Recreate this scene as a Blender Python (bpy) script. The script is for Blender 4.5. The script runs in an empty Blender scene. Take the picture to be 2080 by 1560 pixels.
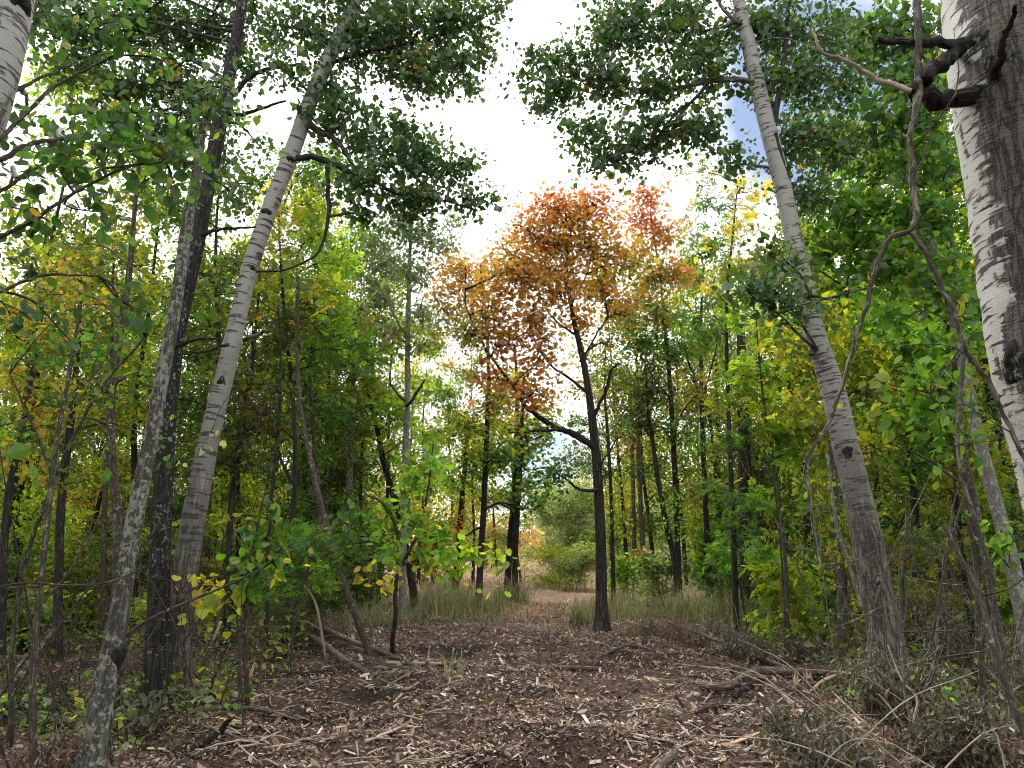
import bpy, math, random
import numpy as np

# ------------------------------------------------------------------ camera, sky, sun, exposure
SC = bpy.context.scene
COL = SC.collection
RNG = np.random.default_rng(11)
random.seed(11)
PITCH = math.radians(12.4)
FPX = 1500.0                      # focal length in pixels of a 2080 x 1560 frame
CAM = np.array([0.0, 0.0, 1.6])

cd = bpy.data.cameras.new("camera")
cam = bpy.data.objects.new("camera", cd)
COL.objects.link(cam)
cam.location = CAM
cam.rotation_euler = (math.pi / 2 + PITCH, 0, 0)
cd.sensor_width = 36.0
cd.lens = 36.0 * FPX / 2080.0
cd.clip_start, cd.clip_end = 0.05, 3000.0
SC.camera = cam

SUN_EL, SUN_AZ = math.radians(52), math.radians(-22)     # azimuth from +Y (ahead), negative to the left
world = bpy.data.worlds.new("World")
SC.world = world
world.use_nodes = True


def node(nt, typ, ins=None, **props):
    n = nt.nodes.new(typ)
    for k, v in props.items():
        setattr(n, k, v)
    for k, v in (ins or {}).items():
        s = n.inputs[k]
        if isinstance(v, bpy.types.NodeSocket):
            nt.links.new(v, s)
        else:
            if s.type == 'RGBA' and len(v) == 3:
                v = (*v, 1.0)
            s.default_value = v
    return n


def ramp(nt, fac, stops, interp='LINEAR'):
    n = nt.nodes.new('ShaderNodeValToRGB')
    cr = n.color_ramp
    cr.interpolation = interp
    while len(cr.elements) < len(stops):
        cr.elements.new(0.5)
    for e, (p, c) in zip(cr.elements, stops):
        e.position = p
        e.color = (c, c, c, 1) if isinstance(c, (int, float)) else (*c, 1)
    nt.links.new(fac, n.inputs[0])
    return n.outputs[0]


def mixc(nt, fac, a, b, blend='MIX'):
    n = nt.nodes.new('ShaderNodeMix')
    n.data_type = 'RGBA'
    n.blend_type = blend
    for s, v in ((n.inputs[0], fac), (n.inputs[6], a), (n.inputs[7], b)):
        if isinstance(v, bpy.types.NodeSocket):
            nt.links.new(v, s)
        elif isinstance(v, (int, float)):
            s.default_value = v if s.type == 'VALUE' else (v, v, v, 1)
        else:
            s.default_value = (*v, 1)
    return n.outputs[2]


def math_(nt, op, a, b=0.0, clamp=False):
    n = nt.nodes.new('ShaderNodeMath')
    n.operation = op
    n.use_clamp = clamp
    for s, v in zip(n.inputs, (a, b)):
        if isinstance(v, bpy.types.NodeSocket):
            nt.links.new(v, s)
        else:
            s.default_value = v
    return n.outputs[0]


def build_world():
    nt = world.node_tree
    nt.nodes.clear()
    sky = node(nt, 'ShaderNodeTexSky', sky_type='NISHITA')
    sky.sun_disc = False
    sky.sun_elevation = SUN_EL
    sky.sun_rotation = SUN_AZ
    sky.air_density = 1.0
    sky.dust_density = 0.6
    sky.ozone_density = 2.0
    tc = node(nt, 'ShaderNodeTexCoord')
    mp = node(nt, 'ShaderNodeMapping', {'Vector': tc.outputs['Generated'], 'Scale': (1.0, 1.0, 1.6), 'Location': (0.35, 0.15, 0.62)})
    n1 = node(nt, 'ShaderNodeTexNoise', {'Vector': mp.outputs[0], 'Scale': 2.6, 'Detail': 6.0, 'Roughness': 0.55, 'Distortion': 0.3})
    cover = ramp(nt, n1.outputs[0], [(0.20, 0.0), (0.32, 1.0)])
    # two openings in the cloud deck
    for d, r0, r1 in (((0.42, 0.887, 0.63), 0.999, 0.984), ((0.046, 0.99, 0.09), 0.9995, 0.996), ((-.037, .889, .612), 1.0002, .9993)):
        L = math.sqrt(sum(c * c for c in d))
        dp = node(nt, 'ShaderNodeVectorMath', {0: tc.outputs['Generated'], 1: tuple(c / L for c in d)}, operation='DOT_PRODUCT')
        wob = math_(nt, 'MULTIPLY', math_(nt, 'SUBTRACT', n1.outputs[0], 0.5), (r0 - r1) * 2.5)
        mr = node(nt, 'ShaderNodeMapRange', {'Value': math_(nt, 'ADD', dp.outputs['Value'], wob), 'From Min': r1, 'From Max': r0, 'To Min': 1.0, 'To Max': 0.05})
        cover = math_(nt, 'MULTIPLY', cover, mr.outputs[0])
    cloud = mixc(nt, n1.outputs[0], (18.0, 18.2, 18.6), (20.5, 20.5, 20.6))
    full = mixc(nt, cover, sky.outputs[0], cloud)
    bg = node(nt, 'ShaderNodeBackground', {'Color': full, 'Strength': 0.07})
    out = node(nt, 'ShaderNodeOutputWorld', {'Surface': bg.outputs[0]})


build_world()
sl = bpy.data.lights.new("sun", 'SUN')
sl.energy = 1.5
sl.angle = math.radians(12)
sl.color = (1.0, 0.95, 0.87)
sun = bpy.data.objects.new("sun", sl)
COL.objects.link(sun)
sun.rotation_euler = (-(math.pi / 2 - SUN_EL), 0, -SUN_AZ)   # light comes from ahead and above
SC.view_settings.view_transform = 'Standard'
SC.view_settings.look = 'None'
SC.view_settings.gamma = 1.0
SC.view_settings.exposure = 1.02
SC.cycles.max_bounces = 7
SC.cycles.diffuse_bounces = 4
SC.cycles.glossy_bounces = 2
SC.cycles.transmission_bounces = 5
SC.cycles.use_denoising = True
SC.cycles.denoiser = 'OPENIMAGEDENOISE'
SC.cycles.denoising_input_passes = 'RGB_ALBEDO_NORMAL'
SC.cycles.denoising_prefilter = 'ACCURATE'
SC.cycles.sample_clamp_indirect = 6.0
SC.cycles.filter_width = 1.0

# ------------------------------------------------------------------ places
CP, SP = math.cos(PITCH), math.sin(PITCH)


def ray(u, v):
    a, b = (u - 1040.0) / FPX, (780.0 - v) / FPX
    return np.array([a, CP - b * SP, SP + b * CP])


def P(u, v, Y):
    d = ray(u, v)
    return CAM + d * (Y / d[1])


_wv = [(RNG.uniform(0, 6.28), RNG.uniform(0, 6.28), k, a) for k, a in
       ((0.5, .05), (0.8, .04), (1.3, .035), (2.1, .03), (2.9, .026), (3.7, .02), (5.3, .018), (6.1, .016), (8.3, .013), (11., .011))]
_dents = [(1120, 1545, .42, -.20), (1050, 1552, .3, -.12), (1195, 1530, .28, -.14), (1230, 1462, .30, -.10), (1290, 1460, .25, -.06),
          (890, 1335, .38, -.16), (940, 1330, .3, -.1), (700, 1500, .22, .12), (1130, 1585, .4, .10), (1640, 1500, .5, .12), (1000, 1520, .3, .07),
          (480, 1480, .5, .1), (820, 1480, .25, .06), (1480, 1430, .35, .1), (1270, 1400, .3, .08)]


def hgt(x, y):
    x = np.asarray(x, float)
    y = np.asarray(y, float)
    h = np.zeros_like(x)
    for a, b, k, amp in _wv:
        h = h + amp * np.sin(k * (x * math.cos(a) + y * math.sin(a)) + b)
    for (gx, gy, r, d) in _DENT:
        h = h + d * np.exp(-((x - gx) ** 2 + (y - gy) ** 2) / (r * r))
    far = np.clip((y - 18) / 30, 0, 1)
    return h + far * 0.25


_DENT = []
for (u, v, r, d) in _dents:
    dd = ray(u, v)
    p = CAM + dd * (-1.6 / dd[2])
    _DENT.append((p[0], p[1], r, d))


def G(u, v, up=0.0):
    d = ray(u, v)
    z = 0.0
    for _ in range(6):
        p = CAM + d * ((z - 1.6) / d[2])
        z = float(hgt(p[0], p[1]))
    p[2] = z + up
    return p


def GY(u, Y):
    lo, hi = 900.0, 6000.0
    p = P(u, 1110, Y)
    z = float(hgt(p[0], Y))
    for _ in range(40):
        m = 0.5 * (lo + hi)
        p = P(u, m, Y)
        if p[2] > z:
            lo = m
        else:
            hi = m
    return np.array([p[0], Y, z])


def mpp(p):                       # metres per photograph pixel at a point
    q = np.asarray(p) - CAM
    return (q[1] * CP + q[2] * SP) / FPX


# ------------------------------------------------------------------ mesh helpers
def mesh_np(name, V, F, mats, col=None, bc=None, smooth=False, mi=None):
    me = bpy.data.meshes.new(name)
    V = np.ascontiguousarray(V, np.float32)
    me.vertices.add(len(V))
    me.vertices.foreach_set('co', V.ravel())
    F = [np.asarray(f, np.int32) for f in F if len(f)]
    loops = np.concatenate([f.ravel() for f in F])
    tot = np.concatenate([np.full(len(f), f.shape[1], np.int32) for f in F])
    st = np.concatenate([[0], np.cumsum(tot)[:-1]]).astype(np.int32)
    me.loops.add(len(loops))
    me.loops.foreach_set('vertex_index', loops)
    me.polygons.add(len(tot))
    me.polygons.foreach_set('loop_start', st)
    me.polygons.foreach_set('use_smooth', np.full(len(tot), smooth, bool))
    me.update(calc_edges=True)
    if col is not None:
        a = me.attributes.new('col', 'FLOAT_COLOR', 'POINT')
        c = np.ones((len(V), 4), np.float32)
        c[:, :3] = col
        a.data.foreach_set('color', c.ravel())
    if bc is not None:
        a = me.attributes.new('bc', 'FLOAT_VECTOR', 'POINT')
        a.data.foreach_set('vector', np.ascontiguousarray(bc, np.float32).ravel())
    for m in (mats if isinstance(mats, (list, tuple)) else [mats]):
        me.materials.append(m)
    return me


class Geo:
    def __init__(s):
        s.V, s.T, s.Q, s.C, s.B, s.n = [], [], [], [], [], 0

    def add(s, V, T=None, Q=None, col=None, bc=None):
        V = np.asarray(V, float)
        if T is not None and len(T):
            s.T.append(np.asarray(T) + s.n)
        if Q is not None and len(Q):
            s.Q.append(np.asarray(Q) + s.n)
        s.V.append(V)
        s.C.append(np.broadcast_to(np.asarray(col if col is not None else (1, 1, 1), float), (len(V), 3)))
        s.B.append(bc if bc is not None else V)
        s.n += len(V)

    def mesh(s, name, mat, origin=(0, 0, 0), smooth=True, col=True, bc=True):
        V = np.concatenate(s.V) - np.asarray(origin)
        F = []
        if s.T:
            F.append(np.concatenate(s.T))
        if s.Q:
            F.append(np.concatenate(s.Q))
        return mesh_np(name, V, F, mat, np.concatenate(s.C) if col else None, np.concatenate(s.B) if bc else None, smooth)


def link(name, me, parent=None, loc=None, **props):
    o = bpy.data.objects.new(name, me)
    COL.objects.link(o)
    if parent is not None:
        o.parent = parent
    if loc is not None:
        o.location = loc
    for k, v in props.items():
        if v is not None:
            o[k] = v
    return o


def thing(name, label, cat, loc, group=None):
    return link(name, None, None, loc, label=label, category=cat, group=group)


def resample(pts, rad, n):
    pts = np.asarray(pts, float)
    rad = np.asarray(rad, float)
    if len(pts) == 2:
        t = np.linspace(0, 1, n)[:, None]
        return pts[0] * (1 - t) + pts[1] * t, rad[0] * (1 - t[:, 0]) + rad[1] * t[:, 0]
    seg = np.r_[0, np.cumsum(np.linalg.norm(np.diff(pts, axis=0), axis=1))]
    s = np.linspace(0, seg[-1], n)
    ext = np.vstack([2 * pts[0] - pts[1], pts, 2 * pts[-1] - pts[-2]])
    out = np.zeros((n, 3))
    k = np.clip(np.searchsorted(seg, s, side='right') - 1, 0, len(pts) - 2)
    t = ((s - seg[k]) / np.maximum(seg[k + 1] - seg[k], 1e-9))[:, None]
    p0, p1, p2, p3 = ext[k], ext[k + 1], ext[k + 2], ext[k + 3]
    out = 0.5 * (2 * p1 + (p2 - p0) * t + (2 * p0 - 5 * p1 + 4 * p2 - p3) * t ** 2 + (3 * p1 - p0 - 3 * p2 + p3) * t ** 3)
    return out, np.interp(s, seg, rad)


def tube(geo, pts, rad, n=12, sides=8, rough=0.0, flare=0.0, col=None, cap=True, wob=0.0, v0=0.0, lump=0.0):
    p, r = resample(pts, rad, n)
    if wob:
        w = np.cumsum(RNG.normal(0, wob, (n, 3)), axis=0)
        w -= np.linspace(0, 1, n)[:, None] * w[-1]
        w -= w[0] * (1 - np.linspace(0, 1, n)[:, None])
        p = p + w * r.mean() * 2
    t = np.gradient(p, axis=0)
    t /= np.linalg.norm(t, axis=1)[:, None] + 1e-9
    ref = np.array([1.0, 0, 0]) if abs(t[0, 0]) < 0.8 else np.array([0, 0, 1.0])
    fr = []
    a = ref
    for k in range(n):
        a = a - t[k] * a.dot(t[k])
        a = a / (np.linalg.norm(a) + 1e-9)
        fr.append(a)
    A = np.array(fr)
    B = np.cross(t, A)
    seg = np.r_[0, np.cumsum(np.linalg.norm(np.diff(p, axis=0), axis=1))]
    if flare:
        r = r * (1 + flare * np.exp(-seg / 0.2))
    th = np.arange(sides) * 2 * math.pi / sides
    ct, stn = np.cos(th), np.sin(th)
    rr = np.repeat(r[:, None], sides, 1)
    if rough:
        nz = RNG.normal(0, 1, (n, sides))
        nz = nz + 0.6 * np.roll(nz, 1, 0) + 0.6 * np.roll(nz, -1, 0)
        rr = rr * (1 + rough * nz)
    if lump:
        ph = RNG.uniform(0, 6.28, 6)
        z = seg[:, None]
        rr = rr * (1 + lump * (np.sin(z * 2.1 + ph[0] + th) + np.sin(z * 4.3 + ph[1] + 2 * th) * .7 + np.sin(z * 9.1 + ph[2] - th) * .4))
    if flare:
        lob = 1 + 0.22 * flare * np.exp(-seg / 0.22)[:, None] * np.sin(th * 5 + RNG.uniform(0, 6))
        rr = rr * lob
    V = p[:, None] + rr[..., None] * (ct[None, :, None] * A[:, None] + stn[None, :, None] * B[:, None])
    rm = max(r.mean(), 1e-3)
    bc = np.stack([np.repeat(ct[None] * rm, n, 0), np.repeat(stn[None] * rm, n, 0), np.repeat((seg + v0)[:, None], sides, 1)], -1)
    i = np.arange(n - 1)[:, None] * sides
    j = np.arange(sides)[None]
    j2 = (j + 1) % sides
    Q = np.stack([i + j, i + j2, i + sides + j2, i + sides + j], -1).reshape(-1, 4)
    V = V.reshape(-1, 3)
    bc = bc.reshape(-1, 3)
    T = []
    if cap:
        k0 = len(V)
        V = np.vstack([V, p[0], p[-1]])
        bc = np.vstack([bc, [0, 0, v0], [0, 0, seg[-1] + v0]])
        T = [(k0, (b + 1) % sides, b) for b in range(sides)] + [(k0 + 1, (n - 1) * sides + b, (n - 1) * sides + (b + 1) % sides) for b in range(sides)]
    geo.add(V, T, Q, col, bc)
    return p, r


def twigs(geo, A, B, r0, r1, col=None, bend=0.12):
    """many thin three-sided twigs A -> B at once"""
    n = len(A)
    if n == 0:
        return
    D = B - A
    L = np.linalg.norm(D, axis=1)[:, None] + 1e-6
    M1 = A + D * 0.4 + RNG.normal(0, bend, (n, 3)) * L * 0.6 + np.array([0, 0, .06]) * L
    M2 = A + D * 0.75 + RNG.normal(0, bend, (n, 3)) * L * 0.5
    path = np.stack([A, M1, M2, B], 1)
    X = np.cross(D / L, RNG.normal(0, 1, (n, 3)))
    X /= np.linalg.norm(X, axis=1)[:, None] + 1e-9
    Yv = np.cross(D / L, X)
    rs = np.linspace(1, 0, 4)[None, :] * np.asarray(r0).reshape(-1, 1) + np.linspace(0, 1, 4)[None, :] * np.asarray(r1).reshape(-1, 1)
    rs = np.broadcast_to(rs, (n, 4))
    th = np.arange(3) * 2.0944
    V = path[:, :, None] + rs[:, :, None, None] * (np.cos(th)[None, None, :, None] * X[:, None, None] + np.sin(th)[None, None, :, None] * Yv[:, None, None])
    q = []
    for k in range(3):
        for j in range(3):
            q.append((k * 3 + j, k * 3 + (j + 1) % 3, k * 3 + 3 + (j + 1) % 3, k * 3 + 3 + j))
    Q = (np.arange(n)[:, None, None] * 12 + np.array(q)[None]).reshape(-1, 4)
    geo.add(V.reshape(-1, 3), None, Q, col, (V - A[:, None, None] * 0).reshape(-1, 3))


# leaf outlines: x across, y along, z out of the blade (unit length)
def _mirror_leaf(half, fold=0.10):
    """half outline from base to tip on the right; a blade folded along the midrib"""
    ys = [p[1] for p in half]
    nh = len(half)
    V = [(0, y, -0.05 * math.sin(y * 3)) for y in ys]
    V += [(x, y, fold * x - 0.05 * math.sin(y * 3)) for x, y in half]
    V += [(-x, y, fold * x - 0.05 * math.sin(y * 3)) for x, y in half]
    Q = []
    for k in range(nh - 1):
        Q.append((k, nh + k, nh + k + 1, k + 1))
        Q.append((k, k + 1, 2 * nh + k + 1, 2 * nh + k))
    return np.array(V, float), [], Q


def _fan(outline, c=(0, .4, 0)):
    V = [c] + [(x, y, 0.06 * abs(x) - 0.10 * y * y) for x, y in outline]
    n = len(outline)
    return np.array(V, float), [(0, 1 + k, 1 + (k + 1) % n) for k in range(n)], []


_mh = [(0, 0), (.30, -.06), (.24, .14), (.56, .30), (.34, .46), (.44, .72), (.18, .70)]
_maple = _mh + [(0, 1.0)] + [(-x, y) for x, y in _mh[:0:-1]]


def _pinnate(pairs=3, llen=.36, w=.30, gap=.2):
    V, T = [], []
    def leaflet(o, ang, s, z):
        c, sn = math.cos(ang), math.sin(ang)
        k = len(V)
        for x, y, zz in ((0, 0, 0), (w, .42, .08), (0, 1, -.1), (-w, .42, .08)):
            X, Y = x * s, y * s
            V.append((o[0] + X * c + Y * sn, o[1] - X * sn + Y * c, zz * s + z))
        T.extend([(k, k + 1, k + 2), (k, k + 2, k + 3)])
    for p in range(pairs):
        y = .18 + p * gap
        z = -.12 * y * y
        leaflet((0, y, z), 1.05, llen, z)
        leaflet((0, y, z), -1.05, llen, z)
    y = .18 + pairs * gap - .06
    leaflet((0, y, -.12 * y * y), 0.0, llen * 1.1, -.12 * y * y)
    k = len(V)
    V.extend([(-.012, 0, 0), (.012, 0, 0), (0, y, -.12 * y * y)])
    T.append((k, k + 1, k + 2))
    return np.array(V, float), T, []


def _curl(nseg=4, w=.10, turn=2.6):
    V, Q = [], []
    y = z = 0.0
    a = 0.0
    for k in range(nseg + 1):
        ww = w * math.sin(math.pi * (0.12 + 0.85 * k / nseg))
        V += [(-ww, y, z + ww * .5), (ww, y, z + ww * .5)]
        y += math.cos(a) / nseg
        z += math.sin(a) / nseg
        a += turn / nseg
    for k in range(nseg):
        Q.append((2 * k, 2 * k + 1, 2 * k + 3, 2 * k + 2))
    return np.array(V, float), [], Q


LEAF = {
    'kite': (np.array([(0, 0, 0), (.30, .42, .06), (0, 1, -.05), (-.30, .42, .06)], float), [(0, 1, 2), (0, 2, 3)], []),
    'poplar': (np.array([(0, 0, 0), (.36, .10, .05), (.44, .42, .08), (0, 1, -.04), (-.44, .42, .08), (-.36, .10, .05)], float), [], [(0, 1, 2, 3), (0, 3, 4, 5)]),
    'maple': _fan(_maple),
    'ash': _pinnate(),
    'willow': (np.array([(0, 0, 0), (.13, .4, .03), (0, 1, -.12), (-.13, .4, .03)], float), [(0, 1, 2), (0, 2, 3)], []),
    'oval': _mirror_leaf([(0.0, 0), (.26, .16), (.36, .42), (.24, .74), (0.0, 1.0)]),
    'round': _mirror_leaf([(0.0, .06), (.34, 0), (.46, .30), (.32, .68), (0.0, 1.0)], .08),
    'curl': _curl(),
    'deadleaf': _curl(3, .24, 1.0),
    'chip': (np.array([(-.16, 0, 0), (.13, .04, .02), (.17, .93, .05), (-.10, 1, 0)], float), [], [(0, 1, 2, 3)]),
}


def leaf_arrays(tmpl, pos, size, up, droop, col, outdir=None, outw=0.0):
    T = LEAF[tmpl]
    n = len(pos)
    nrm = RNG.normal(0, 1, (n, 3))
    nrm[:, 2] = np.abs(nrm[:, 2]) + up if up > 0 else nrm[:, 2]
    nrm /= np.linalg.norm(nrm, axis=1)[:, None]
    d = RNG.normal(0, 1, (n, 3))
    d[:, 2] -= droop
    if outdir is not None:
        d += outdir * outw
    d -= nrm * (d * nrm).sum(1)[:, None]
    d /= np.linalg.norm(d, axis=1)[:, None] + 1e-9
    x = np.cross(d, nrm)
    tv = T[0]
    V = pos[:, None] + size[:, None, None] * (tv[None, :, 0:1] * x[:, None] + tv[None, :, 1:2] * d[:, None] + tv[None, :, 2:3] * nrm[:, None])
    k = len(tv)
    off = (np.arange(n) * k)[:, None, None]
    tr = (off + np.array(T[1], int)[None]).reshape(-1, 3) if len(T[1]) else None
    qd = (off + np.array(T[2], int)[None]).reshape(-1, 4) if len(T[2]) else None
    return V.reshape(-1, 3), tr, qd, np.repeat(col, k, 0)


PAL = {
    'poplar': [((.045, .105, .034), 5), ((.065, .14, .04), 3), ((.032, .075, .032), 3), ((.14, .17, .03), .6), ((.38, .25, .03), .12)],
    'green': [((.062, .15, .026), 4), ((.09, .20, .032), 3), ((.042, .10, .024), 3), ((.20, .25, .035), .8)],
    'fresh': [((.11, .25, .035), 4), ((.15, .31, .04), 4), ((.07, .16, .03), 2), ((.36, .38, .05), .5)],
    'lime': [((.22, .36, .035), 4), ((.29, .41, .04), 3), ((.14, .26, .035), 3), ((.44, .42, .05), .6)],
    'yelgreen': [((.21, .28, .032), 4), ((.31, .34, .035), 3), ((.11, .19, .032), 3), ((.42, .35, .045), 1.0)],
    'olive': [((.16, .19, .035), 4), ((.09, .14, .03), 4), ((.28, .24, .045), 2), ((.32, .19, .055), .5), ((.055, .10, .03), 2)],
    'yellow': [((.50, .42, .05), 4), ((.38, .40, .05), 3), ((.52, .38, .06), 1)],
    'gold': [((.40, .30, .05), 4), ((.32, .28, .045), 3), ((.22, .24, .045), 3), ((.42, .20, .05), .6)],
    'orange': [((.48, .25, .07), 4), ((.42, .28, .07), 3.4), ((.50, .20, .07), 1.6), ((.30, .26, .06), 2.2)],
    'red': [((.46, .14, .075), 4), ((.47, .21, .08), 4), ((.42, .10, .065), 1.2)],
    'rust': [((.49, .19, .075), 4), ((.46, .25, .075), 3), ((.30, .24, .06), 2.2)],
    'mixor': [((.32, .27, .055), 3), ((.18, .23, .045), 3), ((.46, .24, .06), 1.6), ((.10, .17, .04), 2.4)],
    'graygreen': [((.13, .18, .10), 4), ((.17, .22, .13), 3), ((.09, .14, .075), 3)],
    'sage': [((.30, .36, .24), 4), ((.24, .31, .17), 3), ((.38, .42, .29), 2), ((.19, .28, .09), 2)],
    'darkolive': [((.06, .085, .028), 4), ((.042, .065, .024), 3), ((.11, .12, .035), 2)],
    'brown': [((.05, .035, .02), 4), ((.085, .05, .025), 2), ((.035, .03, .018), 3)],
    'wilt': [((.10, .10, .055), 4), ((.07, .08, .042), 4), ((.22, .21, .13), 1.4), ((.12, .095, .055), 2)],
    'deadbrown': [((.16, .10, .062), 4), ((.10, .064, .042), 3), ((.24, .17, .11), 2)],
    'pink': [((.42, .26, .22), 3), ((.36, .24, .16), 3), ((.26, .22, .13), 3)],
}


def pick(pal, n, groups=None, jit=0.22):
    p = PAL[pal]
    w = np.array([x[1] for x in p], float)
    w /= w.sum()
    c = np.array([x[0] for x in p])
    i = RNG.choice(len(p), n, p=w)
    if groups is not None:
        gi = RNG.choice(len(p), groups.max() + 1, p=w)
        use = RNG.random(n) < 0.5
        i = np.where(use, gi[groups], i)
    out = c[i] * np.exp(RNG.normal(0, jit, (n, 1))) * np.exp(RNG.normal(0, .06, (n, 3)))
    return np.clip(out, 0.004, 0.8)


# ------------------------------------------------------------------ materials
def material(name):
    m = bpy.data.materials.new(name)
    m.use_nodes = True
    nt = m.node_tree
    nt.nodes.clear()
    out = nt.nodes.new('ShaderNodeOutputMaterial')
    return m, nt, out


def leaf_material(name, trans=0.55, gloss=0.02, rough=0.4, tmul=(1.8, 1.7, .62)):
    m, nt, out = material(name)
    at = node(nt, 'ShaderNodeAttribute', attribute_name='col')
    tc = node(nt, 'ShaderNodeTexCoord')
    nz = node(nt, 'ShaderNodeTexNoise', {'Vector': tc.outputs['Object'], 'Scale': 45.0, 'Detail': 2.0})
    c = mixc(nt, 1.0, at.outputs['Color'], ramp(nt, nz.outputs[0], [(.3, .78), (.7, 1.2)]), 'MULTIPLY')
    df = node(nt, 'ShaderNodeBsdfDiffuse', {'Color': c})
    tr = node(nt, 'ShaderNodeBsdfTranslucent', {'Color': mixc(nt, 1.0, c, tmul, 'MULTIPLY')})
    mx = node(nt, 'ShaderNodeMixShader', {0: trans, 1: df.outputs[0], 2: tr.outputs[0]})
    gl = node(nt, 'ShaderNodeBsdfGlossy', {'Color': (1, 1, 1), 'Roughness': rough})
    m2 = node(nt, 'ShaderNodeMixShader', {0: gloss, 1: mx.outputs[0], 2: gl.outputs[0]})
    nt.links.new(m2.outputs[0], out.inputs[0])
    return m


def finish_bark(nt, out, colour, height, strength=0.6, rough=0.85, dist=0.02):
    bp = node(nt, 'ShaderNodeBump', {'Strength': strength, 'Distance': dist, 'Height': height})
    b = node(nt, 'ShaderNodeBsdfPrincipled', {'Base Color': colour, 'Roughness': rough, 'Normal': bp.outputs[0]})
    b.inputs['Specular IOR Level'].default_value = 0.25
    nt.links.new(b.outputs[0], out.inputs[0])


def bark_coords(nt, sx, sz):
    at = node(nt, 'ShaderNodeAttribute', attribute_name='bc')
    mp = node(nt, 'ShaderNodeMapping', {'Vector': at.outputs['Vector'], 'Scale': (sx, sx, sz)})
    return at, mp.outputs[0]


def noise(nt, vec, scale=1.0, detail=4.0, rough=0.6, dist=0.0):
    return node(nt, 'ShaderNodeTexNoise', {'Vector': vec, 'Scale': scale, 'Detail': detail, 'Roughness': rough, 'Distortion': dist}).outputs[0]


def furrow(nt, sx=22.0, sz=2.6):
    _, v = bark_coords(nt, sx, sz)
    a = noise(nt, v, 1.0, 6.0, 0.62, 0.6)
    r = math_(nt, 'ABSOLUTE', math_(nt, 'SUBTRACT', a, 0.5))
    return ramp(nt, r, [(0.0, 0.0), (0.10, 0.85), (0.25, 1.0)])


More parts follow.
